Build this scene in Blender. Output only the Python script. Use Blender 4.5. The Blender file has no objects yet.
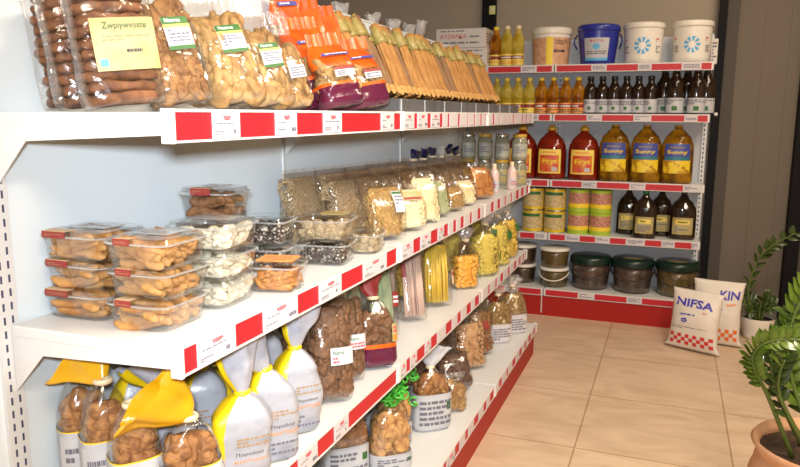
import bpy, math, random
from mathutils import Vector, Matrix, Euler, noise
PI = math.pi
LAMP_E, FLASH_E = 41, 11.5
scene = bpy.context.scene
col = scene.collection
H = 1.354                                    # eye height
# ------------------------------------------------------------------ camera frame
F = 706.0
AX = Vector((0.9332, 0.0642, -0.3535)); AY = Vector((0.3587, -0.1545, 0.9206)); AZ = Vector((0.0045, -0.9859, -0.1672))
AY.normalize(); AZ = (AZ - AY * AZ.dot(AY)).normalized(); AX = -AY.cross(AZ).normalized()
if AX.x < 0: AX = -AX
def ray(px, py):
    d = Vector((px - 400, py - 233.5, F)); return Vector((d.dot(AX), d.dot(AY), d.dot(AZ)))
def on_z(px, py, z):
    r = ray(px, py); r *= (z - H) / r.z; r.z += H; return r
def on_x(px, py, x):
    r = ray(px, py); r *= x / r.x; r.z += H; return r
def on_y(px, py, y):
    r = ray(px, py); r *= y / r.y; r.z += H; return r
cam_data = bpy.data.cameras.new('camera'); cam = bpy.data.objects.new('camera', cam_data); col.objects.link(cam)
R = Matrix(((AX.x, -AX.y, -AX.z), (AY.x, -AY.y, -AY.z), (AZ.x, -AZ.y, -AZ.z)))
cam.matrix_world = Matrix.Translation((0, 0, H)) @ R.to_4x4()
cam_data.sensor_width = 36; cam_data.lens = F / 800 * 36; cam_data.clip_start = .02
cam_data.dof.use_dof = True; cam_data.dof.focus_distance = 1.45; cam_data.dof.aperture_fstop = 16
scene.camera = cam

# ------------------------------------------------------------------ materials
def nt(name):
    m = bpy.data.materials.new(name); m.use_nodes = True; t = m.node_tree; t.nodes.clear()
    out = t.nodes.new('ShaderNodeOutputMaterial'); return m, t, out
def N(t, typ, **kw):
    n = t.nodes.new(typ)
    for k, v in kw.items():
        if k in n.inputs: n.inputs[k].default_value = v
        else: setattr(n, k, v)
    return n
def c4(c): return (c[0], c[1], c[2], 1)
def srgb(r, g, b):
    f = lambda v: (v / 255 / 12.92) if v <= 10 else ((v / 255 + .055) / 1.055) ** 2.4
    return (f(r), f(g), f(b))
def mat(name, c, rough=.5, c2=None, scale=20, stretch=None, bump=0, bscale=60, metal=0, coat=0, spec=.5, detail=4, lo=.35, hi=.65, sss=0):
    m, t, out = nt(name)
    b = N(t, 'ShaderNodeBsdfPrincipled'); b.inputs['Base Color'].default_value = c4(c); b.inputs['Roughness'].default_value = rough
    b.inputs['Metallic'].default_value = metal; b.inputs['Coat Weight'].default_value = coat; b.inputs['Specular IOR Level'].default_value = spec
    t.links.new(b.outputs[0], out.inputs[0])
    tc = N(t, 'ShaderNodeTexCoord')
    mp = N(t, 'ShaderNodeMapping'); t.links.new(tc.outputs['Object'], mp.inputs[0])
    if stretch: mp.inputs['Scale'].default_value = stretch
    if c2:
        n = N(t, 'ShaderNodeTexNoise'); n.inputs['Scale'].default_value = scale; n.inputs['Detail'].default_value = detail
        r = N(t, 'ShaderNodeValToRGB'); r.color_ramp.elements[0].position = lo; r.color_ramp.elements[1].position = hi
        r.color_ramp.elements[0].color = c4(c); r.color_ramp.elements[1].color = c4(c2)
        t.links.new(mp.outputs[0], n.inputs['Vector']); t.links.new(n.outputs['Fac'], r.inputs[0]); t.links.new(r.outputs[0], b.inputs['Base Color'])
    if bump:
        n = N(t, 'ShaderNodeTexNoise'); n.inputs['Scale'].default_value = bscale; n.inputs['Detail'].default_value = 3
        bp = N(t, 'ShaderNodeBump'); bp.inputs['Strength'].default_value = bump; bp.inputs['Distance'].default_value = .004
        t.links.new(mp.outputs[0], n.inputs['Vector']); t.links.new(n.outputs['Fac'], bp.inputs['Height']); t.links.new(bp.outputs[0], b.inputs['Normal'])
    return m
def strands(name, c, c2, scale=30, dist=14):
    """tangled noodles: thin light strands over darker gaps"""
    m, t, out = nt(name); b = N(t, 'ShaderNodeBsdfPrincipled'); b.inputs['Roughness'].default_value = .6; t.links.new(b.outputs[0], out.inputs[0])
    tc = N(t, 'ShaderNodeTexCoord'); w = N(t, 'ShaderNodeTexWave', wave_type='BANDS'); w.inputs['Scale'].default_value = scale; w.inputs['Distortion'].default_value = dist; w.inputs['Detail'].default_value = 3; w.inputs['Detail Scale'].default_value = .7
    r = N(t, 'ShaderNodeValToRGB'); r.color_ramp.elements[0].position = .1; r.color_ramp.elements[1].position = .75; r.color_ramp.elements[0].color = c4(c); r.color_ramp.elements[1].color = c4(c2)
    bp = N(t, 'ShaderNodeBump'); bp.inputs['Strength'].default_value = .8; bp.inputs['Distance'].default_value = .006
    t.links.new(tc.outputs['Object'], w.inputs['Vector']); t.links.new(w.outputs['Fac'], r.inputs[0]); t.links.new(r.outputs[0], b.inputs['Base Color']); t.links.new(w.outputs['Fac'], bp.inputs['Height']); t.links.new(bp.outputs[0], b.inputs['Normal'])
    return m
def film(name, tint=(1, 1, 1), gloss=.10, edge=.5, rough=.12, haze=.0, hcol=(.9, .9, .9), bump=.6, bscale=22, stretch=(1, 1, 1)):
    """thin clear plastic: see-through, with a sheen that grows at grazing angles"""
    m, t, out = nt(name)
    tr = N(t, 'ShaderNodeBsdfTransparent'); tr.inputs[0].default_value = c4(tint)
    gl = N(t, 'ShaderNodeBsdfGlossy'); gl.inputs['Roughness'].default_value = rough; gl.inputs[0].default_value = (1, 1, 1, 1)
    lw = N(t, 'ShaderNodeLayerWeight'); lw.inputs[0].default_value = .35
    ma = N(t, 'ShaderNodeMath', operation='MULTIPLY_ADD'); ma.inputs[1].default_value = edge; ma.inputs[2].default_value = gloss
    t.links.new(lw.outputs['Facing'], ma.inputs[0])
    mx = N(t, 'ShaderNodeMixShader'); t.links.new(ma.outputs[0], mx.inputs[0]); t.links.new(tr.outputs[0], mx.inputs[1]); t.links.new(gl.outputs[0], mx.inputs[2])
    tc = N(t, 'ShaderNodeTexCoord'); mp = N(t, 'ShaderNodeMapping'); mp.inputs['Scale'].default_value = stretch
    n = N(t, 'ShaderNodeTexNoise'); n.inputs['Scale'].default_value = bscale; n.inputs['Detail'].default_value = 3; n.inputs['Distortion'].default_value = .8
    bp = N(t, 'ShaderNodeBump'); bp.inputs['Strength'].default_value = bump; bp.inputs['Distance'].default_value = .012
    t.links.new(tc.outputs['Object'], mp.inputs[0]); t.links.new(mp.outputs[0], n.inputs['Vector']); t.links.new(n.outputs['Fac'], bp.inputs['Height'])
    t.links.new(bp.outputs[0], gl.inputs['Normal'])
    last = mx
    if haze:
        df = N(t, 'ShaderNodeBsdfDiffuse'); df.inputs[0].default_value = c4(hcol)
        m2 = N(t, 'ShaderNodeMixShader'); m2.inputs[0].default_value = haze
        t.links.new(mx.outputs[0], m2.inputs[1]); t.links.new(df.outputs[0], m2.inputs[2]); last = m2
    t.links.new(last.outputs[0], out.inputs[0])
    return m
def liquid(name, c, clear=.35, tint=None, c2=None):
    """coloured oil in a glossy plastic bottle: partly see-through"""
    m, t, out = nt(name)
    tr = N(t, 'ShaderNodeBsdfTransparent'); tr.inputs[0].default_value = c4(tint or c)
    b = N(t, 'ShaderNodeBsdfPrincipled'); b.inputs['Base Color'].default_value = c4(c); b.inputs['Roughness'].default_value = .08; b.inputs['Coat Weight'].default_value = .6
    tc = N(t, 'ShaderNodeTexCoord'); n = N(t, 'ShaderNodeTexNoise'); n.inputs['Scale'].default_value = 14
    r = N(t, 'ShaderNodeValToRGB'); r.color_ramp.elements[0].color = c4(c); r.color_ramp.elements[1].color = c4(c2 or c)
    r.color_ramp.elements[0].position = .4; r.color_ramp.elements[1].position = .65
    bp = N(t, 'ShaderNodeBump'); bp.inputs['Strength'].default_value = .5; bp.inputs['Distance'].default_value = .01
    t.links.new(tc.outputs['Object'], n.inputs['Vector']); t.links.new(n.outputs['Fac'], r.inputs[0]); t.links.new(r.outputs[0], b.inputs['Base Color'])
    t.links.new(n.outputs['Fac'], bp.inputs['Height']); t.links.new(bp.outputs[0], b.inputs['Normal'])
    lw = N(t, 'ShaderNodeLayerWeight'); lw.inputs[0].default_value = .25; mu = N(t, 'ShaderNodeMath', operation='MULTIPLY_ADD'); mu.inputs[1].default_value = -clear; mu.inputs[2].default_value = clear
    t.links.new(lw.outputs['Facing'], mu.inputs[0])
    mx = N(t, 'ShaderNodeMixShader'); t.links.new(mu.outputs[0], mx.inputs[0])
    t.links.new(b.outputs[0], mx.inputs[1]); t.links.new(tr.outputs[0], mx.inputs[2]); t.links.new(mx.outputs[0], out.inputs[0])
    return m
M = {}
SPEC = {}
def D(k, *a, **kw): M[k] = mat(k, *a, **kw); SPEC[k] = (a, kw)
PK = .16                                       # pieces are built one unit across, so their grain is scaled with them
def grain(k):
    n = k + '_piece'
    if n not in M:
        if k in STRAND: M[n] = strands(n, *STRAND[k][:2], 5, 8)
        else:
            a, kw = SPEC[k]; kw = dict(kw); kw['scale'] = kw.get('scale', 20) * PK; kw['bscale'] = kw.get('bscale', 60) * PK; M[n] = mat(n, *a, **kw)
    return n
D('white_metal', (.69, .70, .70), .38, bump=.03, bscale=300)
D('panel_white', (.72, .80, .85), .35, c2=(.75, .83, .88), scale=3)
D('panel_grey', (.50, .52, .55), .4)
D('slot_dark', (.05, .06, .12), .6)
D('plinth_red', (.36, .013, .008), .5, spec=.3)
D('strip_red', (.50, .012, .020), .5)
D('rail_white', (.70, .68, .66), .4)
D('tag_white', (.62, .59, .61), .5)
D('paper_white', (.54, .55, .58), .55, c2=(.47, .49, .53), scale=12, bump=.25, bscale=25)
D('paper_cream', (.44, .38, .19), .55, c2=(.36, .28, .085), scale=14)
D('paper_jar', (.34, .34, .30), .5, c2=(.42, .40, .30), scale=20)
D('paper_tan', (.66, .47, .28), .6)
D('ink_red', (.62, .08, .09), .6)
D('ink_grey', (.15, .15, .19), .6)
D('ink_black', (.03, .03, .04), .6)
D('ink_green', (.03, .10, .03), .6)
D('ink_blue', (.05, .04, .42), .5)
D('ink_orange', (.80, .25, .03), .6)
D('ink_sky', (.10, .42, .75), .5)
D('ink_tan', (.34, .22, .11), .6)
D('ink_yellow', (.85, .62, .03), .5)
D('ink_white', (.85, .85, .85), .5)
D('label_green', (.03, .13, .025), .5)
D('label_yellow', (.85, .65, .12), .5)
D('label_red', (.26, .028, .022), .5)
D('label_orange', (.85, .33, .10), .5)
D('label_blue', (.05, .07, .30), .4)
D('label_teal', (.02, .18, .22), .4)
D('label_flower', (.80, .58, .02), .45, c2=(.42, .20, .01), scale=26, lo=.5, hi=.62)
D('label_fry', (.60, .06, .02), .4, c2=(.75, .30, .03), scale=16, lo=.45, hi=.7)
D('label_bean', (.62, .32, .22), .5, c2=(.35, .12, .08), scale=60)
D('label_chick', (.62, .50, .26), .5, c2=(.42, .30, .12), scale=60)
D('yellow_print', (.74, .40, .006), .32, c2=(.66, .34, .005), scale=8, bump=.25, bscale=25, coat=.3)
D('bright_yellow', (.74, .52, .008), .35, bump=.9, bscale=20, coat=.3)
D('white_film', (.37, .385, .43), .30, c2=(.22, .235, .285), scale=14, lo=.5, hi=.75, bump=1.0, bscale=20, coat=.4)
D('orange_film', (.80, .13, .008), .3, c2=(.62, .06, .004), scale=18, bump=.5, bscale=30, coat=.5)
D('purple_film', (.10, .008, .03), .2, c2=(.09, .01, .04), scale=18, bump=.5, bscale=40, coat=.7)
D('navy_film', (.010, .012, .055), .25, bump=.5, bscale=40, coat=.6)
D('rusk_brown', (.10, .034, .012), .75, c2=(.25, .095, .032), scale=26, bump=.7, bscale=80)
D('rusk_tan', (.16, .065, .02), .75, c2=(.36, .18, .06), scale=24, bump=.7, bscale=70)
D('rusk_pale', (.26, .13, .04), .7, c2=(.46, .28, .10), scale=16, bump=.5, bscale=60)
D('stick_golden', (.24, .092, .022), .65, c2=(.54, .28, .085), scale=16, bump=.6, bscale=90)
D('cookie_white', (.50, .43, .30), .8, c2=(.66, .60, .47), scale=30, bump=.6, bscale=90)
D('cookie_brown', (.13, .05, .018), .7, c2=(.28, .13, .05), scale=40, bump=.7, bscale=90)
D('cookie_orange', (.36, .12, .02), .6, c2=(.56, .24, .055), scale=30, bump=.6, bscale=80)
D('cookie_dark', (.030, .017, .013), .6, c2=(.50, .44, .36), scale=40, bump=.6, bscale=90, lo=.54, hi=.64)
D('cookie_seed', (.24, .14, .06), .7, c2=(.56, .44, .27), scale=70, bump=.8, bscale=120)
D('bread_brown', (.20, .075, .022), .7, c2=(.46, .22, .07), scale=18, bump=.6, bscale=60)
D('bread_warm', (.34, .14, .04), .65, c2=(.60, .34, .12), scale=16, bump=.5, bscale=50)
D('choc', (.05, .022, .015), .5, c2=(.16, .07, .04), scale=30, bump=.6, bscale=80)
D('choc_cookie', (.09, .038, .016), .6, c2=(.22, .10, .04), scale=30, bump=.7, bscale=70)
D('noodle_cream', (.74, .58, .30), .6, c2=(.84, .72, .45), scale=24, bump=.6, bscale=70)
STRAND = {'noodle_tan': ((.34, .22, .11), (.80, .61, .36)), 'noodle_brown': ((.25, .145, .065), (.62, .42, .21)), 'noodle_gold': ((.36, .18, .05), (.74, .47, .16))}
for k_, (a_, b_) in STRAND.items(): M[k_] = strands(k_, a_, b_, 55, 30)
D('pasta_green', (.30, .36, .18), .6, c2=(.42, .47, .27), scale=20)
D('pasta_pink', (.58, .38, .30), .6, c2=(.68, .50, .40), scale=20)
D('pasta_yellow', (.70, .45, .04), .5, c2=(.78, .55, .08), scale=20)
D('pasta_orange', (.80, .34, .03), .55, c2=(.85, .48, .07), scale=30)
D('pasta_farfalle', (.62, .46, .06), .55, c2=(.72, .58, .12), scale=30)
D('nut_brown', (.36, .17, .07), .6, c2=(.58, .34, .16), scale=30, bump=.4)
D('straw_tan', (.34, .14, .03), .7, c2=(.60, .31, .09), scale=30, stretch=(6, 6, .6), bump=.8, bscale=60)
D('straw_brown', (.20, .10, .045), .7, c2=(.34, .19, .085), scale=30, stretch=(6, 6, .6), bump=.8, bscale=60)
D('straw_olive', (.30, .24, .06), .5, c2=(.46, .38, .13), scale=40, bump=.5, bscale=40, coat=.3)
D('straw_end', (.66, .38, .12), .8, c2=(.50, .26, .08), scale=90, bump=.9, bscale=160)
D('tie_cream', (.78, .62, .40), .5)
D('tie_green', (.05, .18, .08), .4)
D('tie_frill', (.05, .42, .03), .35, c2=(.10, .60, .06), scale=60, coat=.4)
D('cap_yellow', (.80, .60, .05), .4)
D('cap_cream', (.80, .70, .42), .4)
D('cap_dark', (.015, .015, .012), .35)
D('cap_green', (.02, .16, .05), .4)
D('cap_ochre', (.52, .30, .03), .4)
D('tub_white', (.80, .77, .70), .35, coat=.2)
D('tub_blue', (.02, .03, .30), .3, coat=.3)
D('tub_print', (.56, .28, .16), .45, c2=(.74, .45, .28), scale=50)
D('lid_white', (.80, .76, .68), .35)
D('lid_green', (.003, .020, .014), .35, coat=.2)
D('can_yellow', (.80, .56, .03), .3, metal=.3)
D('can_green', (.38, .52, .04), .35)
D('can_metal', (.60, .58, .52), .25, metal=.9)
D('brine_brown', (.025, .012, .006), .4, c2=(.06, .03, .012), scale=30, coat=.6)
D('brine_dark', (.035, .02, .014), .4, c2=(.085, .05, .034), scale=30, coat=.6)
D('brine_green', (.16, .13, .02), .3, c2=(.28, .22, .05), scale=40, coat=.6)
D('brine_olive', (.06, .04, .008), .4, c2=(.13, .085, .02), scale=40, coat=.6)
D('carton', (.68, .64, .60), .6)
D('sack_white', (.74, .69, .62), .5, c2=(.68, .63, .56), scale=14, bump=.4, bscale=22)
D('check_red', (.60, .03, .03), .5)
D('check_orange', (.75, .16, .02), .5)
D('terracotta', (.64, .34, .18), .75, c2=(.74, .45, .27), scale=9, bump=.2, bscale=50)
D('soil', (.03, .018, .01), .95, c2=(.07, .04, .02), scale=60, bump=.8)
D('leaf_lit', (.045, .10, .008), .3, c2=(.13, .20, .022), scale=2.5, coat=.3)  # brighter copy of the leaf green for lit fronds, light put into the colour
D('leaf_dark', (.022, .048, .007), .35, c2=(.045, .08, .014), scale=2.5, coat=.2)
D('stem_green', (.10, .15, .03), .5)
D('black_metal', (.006, .006, .008), .6, spec=.15)
D('grey_metal', (.085, .074, .062), .6, spec=.2)
D('underside_shade', (.20, .155, .10), .42, metal=.3)  # brown of the shade below the shelf boards, put into the colour
D('wall_paint', (.36, .30, .23), .75, c2=(.38, .32, .25), scale=2, bump=.05, bscale=120)
D('wall_panel', (.15, .122, .095), .7, c2=(.165, .135, .105), scale=3, stretch=(1, 1, .1))
D('ceiling_paint', (.75, .72, .66), .8)
D('switch_green', (.62, .66, .25), .4)
D('jar_glass', (.17, .17, .12), .12, c2=(.30, .29, .20), scale=20, coat=.8)
D('riser_grey', (.075, .075, .075), .4, c2=(.13, .13, .13), scale=14, stretch=(.1, 1, .05))
D('pink_bottle', (.72, .52, .46), .3, coat=.5)
M['film'] = film('film', gloss=.055, edge=.38, bump=.55, bscale=16, rough=.13)
M['film_soft'] = film('film_soft', gloss=.10, edge=.45, rough=.2, haze=.10, bump=.9, bscale=30)
M['film_brown'] = film('film_brown', tint=(.97, .94, .91), gloss=.055, edge=.36, rough=.15, haze=.03, hcol=(.40, .30, .26), bump=.7, bscale=22)
M['film_white'] = film('film_white', gloss=.10, edge=.5, rough=.25, haze=.45, hcol=(.72, .72, .72), bump=1, bscale=20)
M['clam'] = film('clam', tint=(.97, .98, .98), gloss=.05, edge=.42, rough=.08, bump=.12, bscale=14)
M['tub_clear'] = film('tub_clear', gloss=.03, edge=.22, rough=.2, bump=.15)
M['clam_rim'] = film('clam_rim', tint=(.92, .94, .95), gloss=.22, edge=.5, rough=.15, haze=.22, hcol=(.75, .78, .8), bump=.2)
M['oil_yellow'] = liquid('oil_yellow', (.58, .43, .02), .6, (.95, .85, .3), (.92, .80, .22))
M['oil_amber'] = liquid('oil_amber', (.26, .08, .003), .55, (.9, .5, .05), (.85, .42, .02))
M['oil_sun'] = liquid('oil_sun', (.14, .055, .002), .45, (.80, .48, .04), (.52, .27, .012))
M['oil_dark'] = liquid('oil_dark', (.009, .004, .002), .05, (.1, .04, .01), (.028, .011, .004))
M['oil_red'] = liquid('oil_red', (.15, .008, .003), .12, (.4, .03, .01), (.26, .016, .004))

# ------------------------------------------------------------------ mesh builder
class MB:
    def __init__(s): s.v, s.f, s.m = [], [], []
    def add(s, vs, fs, m=0):
        b = len(s.v); s.v += [tuple(x) for x in vs]; s.f += [tuple(b + i for i in f) for f in fs]; s.m += [m] * len(fs); return s
    def box(s, x0, x1, y0, y1, z0, z1, m=0):
        vs = [(x, y, z) for z in (z0, z1) for y in (y0, y1) for x in (x0, x1)]
        return s.add(vs, [(0, 2, 3, 1), (4, 5, 7, 6), (0, 1, 5, 4), (2, 6, 7, 3), (0, 4, 6, 2), (1, 3, 7, 5)], m)
    def prism(s, pts, y0, y1, m=0):          # pts (x,z) counter-clockwise, extruded along y
        n = len(pts); vs = [(x, y0, z) for x, z in pts] + [(x, y1, z) for x, z in pts]
        fs = [tuple(range(n)), tuple(range(2 * n - 1, n - 1, -1))] + [(i, i + n, (i + 1) % n + n, (i + 1) % n) for i in range(n)]
        return s.add(vs, fs, m)
    def surf(s, f, nu, nv, u0=0, u1=1, v0=0, v1=1, closed=False, m=0, cap0=False, cap1=False, mf=None):
        cu = nu if closed else nu + 1; vs = []
        for j in range(nv + 1):
            for i in range(cu): vs.append(f(u0 + (u1 - u0) * i / nu, v0 + (v1 - v0) * j / nv))
        fs = []; ms = []
        for j in range(nv):
            for i in range(nu):
                k = (i + 1) % cu if closed else i + 1
                fs.append((j * cu + i, j * cu + k, (j + 1) * cu + k, (j + 1) * cu + i))
                ms.append(mf((i + .5) / nu, (j + .5) / nv) if mf else m)
        if cap0: fs.append(tuple(range(cu - 1, -1, -1))); ms.append(m)
        if cap1: fs.append(tuple(nv * cu + i for i in range(cu))); ms.append(m)
        b = len(s.v); s.v += [tuple(x) for x in vs]; s.f += [tuple(b + i for i in f_) for f_ in fs]; s.m += ms
        return s
    def tube(s, pts, r, n=8, m=0, r1=None):
        pts = [Vector(p) for p in pts]; rings = []
        for i, p in enumerate(pts):
            d = (pts[min(i + 1, len(pts) - 1)] - pts[max(i - 1, 0)]).normalized()
            a = d.cross(Vector((0, 0, 1)) if abs(d.z) < .9 else Vector((1, 0, 0))).normalized(); b = d.cross(a)
            rr = r if r1 is None else r + (r1 - r) * i / max(1, len(pts) - 1)
            rings.append([p + (a * math.cos(2 * PI * k / n) + b * math.sin(2 * PI * k / n)) * rr for k in range(n)])
        vs = [v for q in rings for v in q]; L = len(pts)
        fs = [(j * n + k, j * n + (k + 1) % n, (j + 1) * n + (k + 1) % n, (j + 1) * n + k) for j in range(L - 1) for k in range(n)]
        fs += [tuple(range(n - 1, -1, -1)), tuple((L - 1) * n + k for k in range(n))]
        return s.add(vs, fs, m)
    def mesh(s, name, mats, smooth=False):
        me = bpy.data.meshes.new(name); me.from_pydata(s.v, [], s.f)
        for x in mats if isinstance(mats, (list, tuple)) else [mats]: me.materials.append(M[x] if isinstance(x, str) else x)
        me.polygons.foreach_set('material_index', s.m)
        if smooth: me.polygons.foreach_set('use_smooth', [True] * len(s.f))
        me.update(); return me
    def obj(s, name, mats, parent=None, smooth=False, loc=(0, 0, 0), rot=(0, 0, 0)):
        return link(name, s.mesh(name, mats, smooth), parent, loc, rot)
def link(name, me, parent=None, loc=(0, 0, 0), rot=(0, 0, 0), sc=None):
    o = bpy.data.objects.new(name, me); col.objects.link(o); o.location = loc; o.rotation_euler = rot
    if sc is not None: o.scale = sc if hasattr(sc, '__len__') else (sc,) * 3
    if parent is not None: o.parent = parent
    return o
def tag(o, label=None, cat=None, group=None, kind=None):
    if label: o['label'] = label
    if cat: o['category'] = cat
    if group: o['group'] = group
    if kind: o['kind'] = kind
    return o
def thing(name, label, cat, loc=(0, 0, 0), rz=0, tilt=0, group=None, roll=0):
    o = bpy.data.objects.new(name, None); col.objects.link(o); o.empty_display_size = .05
    o.location = loc; o.rotation_euler = (-tilt, roll, rz); return tag(o, label, cat, group)
def bevel(o, w, n=2):
    b = o.modifiers.new('edge', 'BEVEL'); b.width = w; b.segments = n; b.limit_method = 'ANGLE'; return o
def rad(a): return a * PI / 180

# ------------------------------------------------------------------ writing
_glyph = {}
def glyphs(s):
    if s not in _glyph:
        cu = bpy.data.curves.new('writing', 'FONT'); cu.body = s; cu.resolution_u = 2; cu.offset = .03 if s in ('NIFSA', 'KIN') else .02 if s in ('Sunny', 'Fryt') else .008
        o = bpy.data.objects.new('writing', cu); col.objects.link(o); dg = bpy.context.evaluated_depsgraph_get()
        me = bpy.data.meshes.new_from_object(o.evaluated_get(dg))
        vs = [v.co.copy() for v in me.vertices]; fs = [tuple(p.vertices) for p in me.polygons]
        bpy.data.objects.remove(o); bpy.data.curves.remove(cu); bpy.data.meshes.remove(me)
        x0 = min(v.x for v in vs); x1 = max(v.x for v in vs); y0 = min(v.y for v in vs); y1 = max(v.y for v in vs)
        _glyph[s] = ([((v.x - x0) / (x1 - x0), (v.y - y0) / (y1 - y0)) for v in vs], fs)
    return _glyph[s]
def word(f, s, u0, u1, v0, v1, ink, parent, mb=None, mi=0):
    vs, fs = glyphs(s); own = mb is None
    if own: mb = MB()
    mb.add([f(u0 + (u1 - u0) * a, v0 + (v1 - v0) * b) for a, b in vs], fs, mi)
    if own: return mb.obj('lettering', ink, parent)
def lines(f, u0, u1, v0, v1, rows, ink, parent, seed=0, fill=.55):
    """rows of small print: too small in the photograph to read"""
    rnd = random.Random(seed); mb = MB(); dv = (v1 - v0) / rows
    for r in range(rows):
        u = u0
        while u < u1 - .02 * (u1 - u0):
            w = (u1 - u0) * rnd.uniform(.06, .22); e = min(u + w, u1)
            mb.surf(f, 3, 1, u, e, v0 + dv * (r + .2), v0 + dv * (r + .2 + fill))
            u = e + (u1 - u0) * .035
            if rnd.random() < .12: break
    return mb.obj('lettering', ink, parent)
def shift(f, d):
    """the same surface pushed outward by d"""
    def g(u, v):
        e = 1e-3; p = Vector(f(u, v)); a = Vector(f(u + e, v)) - Vector(f(u - e, v)); b = Vector(f(u, min(1, v + e))) - Vector(f(u, max(0, v - e)))
        n = a.cross(b)
        return p + (n.normalized() * d if n.length > 1e-12 else Vector((0, 0, 0)))
    return g

def even(f, ex):
    """the front of a squared-off surface with its width measured evenly, so that lettering keeps its proportions; and the measure itself"""
    def lin(u):
        c = math.cos(2 * PI * u); return .75 + math.copysign(abs(c) ** ex, c) / 4
    def g(u, v):
        s_ = max(-.9999, min(.9999, (u - .75) * 4)); c = math.copysign(abs(s_) ** (1 / ex), s_)
        return f(1 - math.acos(c) / (2 * PI), v)
    return g, lin

# ------------------------------------------------------------------ pieces of food (shared meshes)
_piece = {}
def piece(kind, m, k=0):
    key = (kind, m, k)
    if key in _piece: return _piece[key]
    mb = MB(); off = Vector((k * 7.3, len(kind), k * 1.7))
    if kind == 'blob':       # lump of biscuit, unit diameter
        def f(u, v):
            a = 2 * PI * u; b = PI * (v - .5); p = Vector((math.cos(a) * math.cos(b), math.sin(a) * math.cos(b), math.sin(b) * .8)) * .5
            return p * (1 + .45 * noise.noise(p * 2.6 + off))
        mb.surf(f, 14, 9, closed=True)
    elif kind == 'disc':     # round flat rusk
        def f(u, v):
            a = 2 * PI * u; b = PI * (v - .5); r = abs(math.cos(b)) ** .55 * .5; z = .17 * math.copysign(abs(math.sin(b)) ** .8, math.sin(b))
            p = Vector((math.cos(a) * r, math.sin(a) * r, z)); return p * (1 + .22 * noise.noise(p * 3 + off))
        mb.surf(f, 18, 9, closed=True)
    elif kind == 'ring':
        def f(u, v):
            a = 2 * PI * u; b = 2 * PI * v; r = .33 + .15 * math.cos(b); p = Vector((math.cos(a) * r, math.sin(a) * r, .13 * math.sin(b)))
            return p * (1 + .2 * noise.noise(p * 4 + off))
        mb.surf(f, 18, 8, closed=True)
    elif kind == 'stick':    # bread stick with a twisted, scalloped side, unit length along x
        def f(u, v):
            a = 2 * PI * u; t = v - .5; e = max(.15, (1 - (2 * abs(t)) ** 6)) ** .5
            r = .066 * e * (1 + .07 * math.sin(v * 30 + 2 * math.cos(a)))
            return Vector((t, math.cos(a) * r * 1.15 + .05 * math.sin(v * 5 + k * 2), math.sin(a) * r + .03 * math.sin(v * 4 + k * 2)))
        mb.surf(f, 8, 22, closed=True, cap0=True, cap1=True)
    elif kind == 'slab':     # rusk slice, unit width, rounded ends
        def f(u, v):
            a = 2 * PI * u; b = PI * (v - .5); cx = math.copysign(abs(math.cos(a)) ** .55, math.cos(a)); sy = math.copysign(abs(math.sin(a)) ** .7, math.sin(a))
            r = abs(math.cos(b)) ** .45; p = Vector((cx * r * .5, sy * r * .33, .075 * math.copysign(abs(math.sin(b)) ** .7, math.sin(b))))
            return p + Vector((0, 0, .035 * noise.noise(p * 5 + off))) + p * .18 * noise.noise(p * 4 + off * 2)
        mb.surf(f, 26, 9, closed=True)
    elif kind == 'nest':     # coil of noodles
        for q in range(5):
            pts = []
            for i in range(15):
                a = i / 14 * 2 * PI + q; r = .34 + .1 * math.sin(3 * a + q * 2 + k)
                pts.append((r * math.cos(a), r * math.sin(a), .13 * math.sin(2 * a + q) + (q - 2) * .08))
            mb.tube(pts, .05, 5)
    elif kind == 'bow':      # bow-tie pasta
        def f(u, v):
            x = u - .5; y = v - .5; w = .35 + 1.3 * abs(x); return Vector((x, y * w, .16 * math.cos(y * 9) * (1 - abs(x))))
        mb.surf(f, 6, 6)
        mb.surf(lambda u, v: Vector(f(u, v)) + Vector((0, 0, -.05)), 6, 6)
    elif kind == 'almond':
        def f(u, v):
            a = 2 * PI * u; b = PI * (v - .5); return Vector((math.sin(b) * .5, math.cos(a) * math.cos(b) * .28 * (1 - .3 * math.sin(b)), math.sin(a) * math.cos(b) * .2))
        mb.surf(f, 9, 7, closed=True)
    _piece[key] = mb.mesh(kind, grain(m), True); return _piece[key]

# ------------------------------------------------------------------ bags
def pouch(w, d, h, kind='pillow', ex=.62, seed=0, wob=.05, vn=None, lean=0, neck=.012, sh=.62):
    off = Vector((seed * 3.17, seed * 1.3, seed * .77))
    def prof(v):
        if kind == 'pillow':
            sx = .93 + .07 * min(1, v / .1) - .05 * max(0, (v - .8) / .2); sy = (.7 + .3 * min(1, v / .08)) * (1 if v < .5 else max(.03, 1 - ((v - .5) / .5) ** 1.6))
        elif kind == 'tied':
            t = min(1, v / .08); e = .84 + .16 * math.sin(t * PI / 2)
            q = 0 if v < sh else (v - sh) / (1 - sh); q = q ** 1.5 * (1 - .15 * math.sin(PI * q))
            sx = e * (1 - q) + q * neck / w * 2; sy = e * (1 - q) + q * neck / d * 2
        else:               # 'block'
            t = min(1, v / .05); e = .92 + .08 * t; q = 0 if v < .93 else (v - .93) / .07; sx = e * (1 - .1 * q); sy = e * (1 - .15 * q)
        return sx, sy
    def f(u, v):
        a = 2 * PI * u; c, s = math.cos(a), math.sin(a); sx, sy = prof(max(0, min(1, v)))
        x = math.copysign(abs(c) ** ex, c) * w / 2 * sx; y = math.copysign(abs(s) ** ex, s) * d / 2 * sy; z = v * h
        p = Vector((x, y, z)); k = 1 + wob * (1.6 * noise.noise(p * 9 + off) + .9 * noise.noise(p * 24 + off) + .35 * noise.noise(p * 60 + off)) * min(1, .25 + v * 4)
        return Vector((x * k + lean * v * v, y * k, z))
    return f
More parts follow.
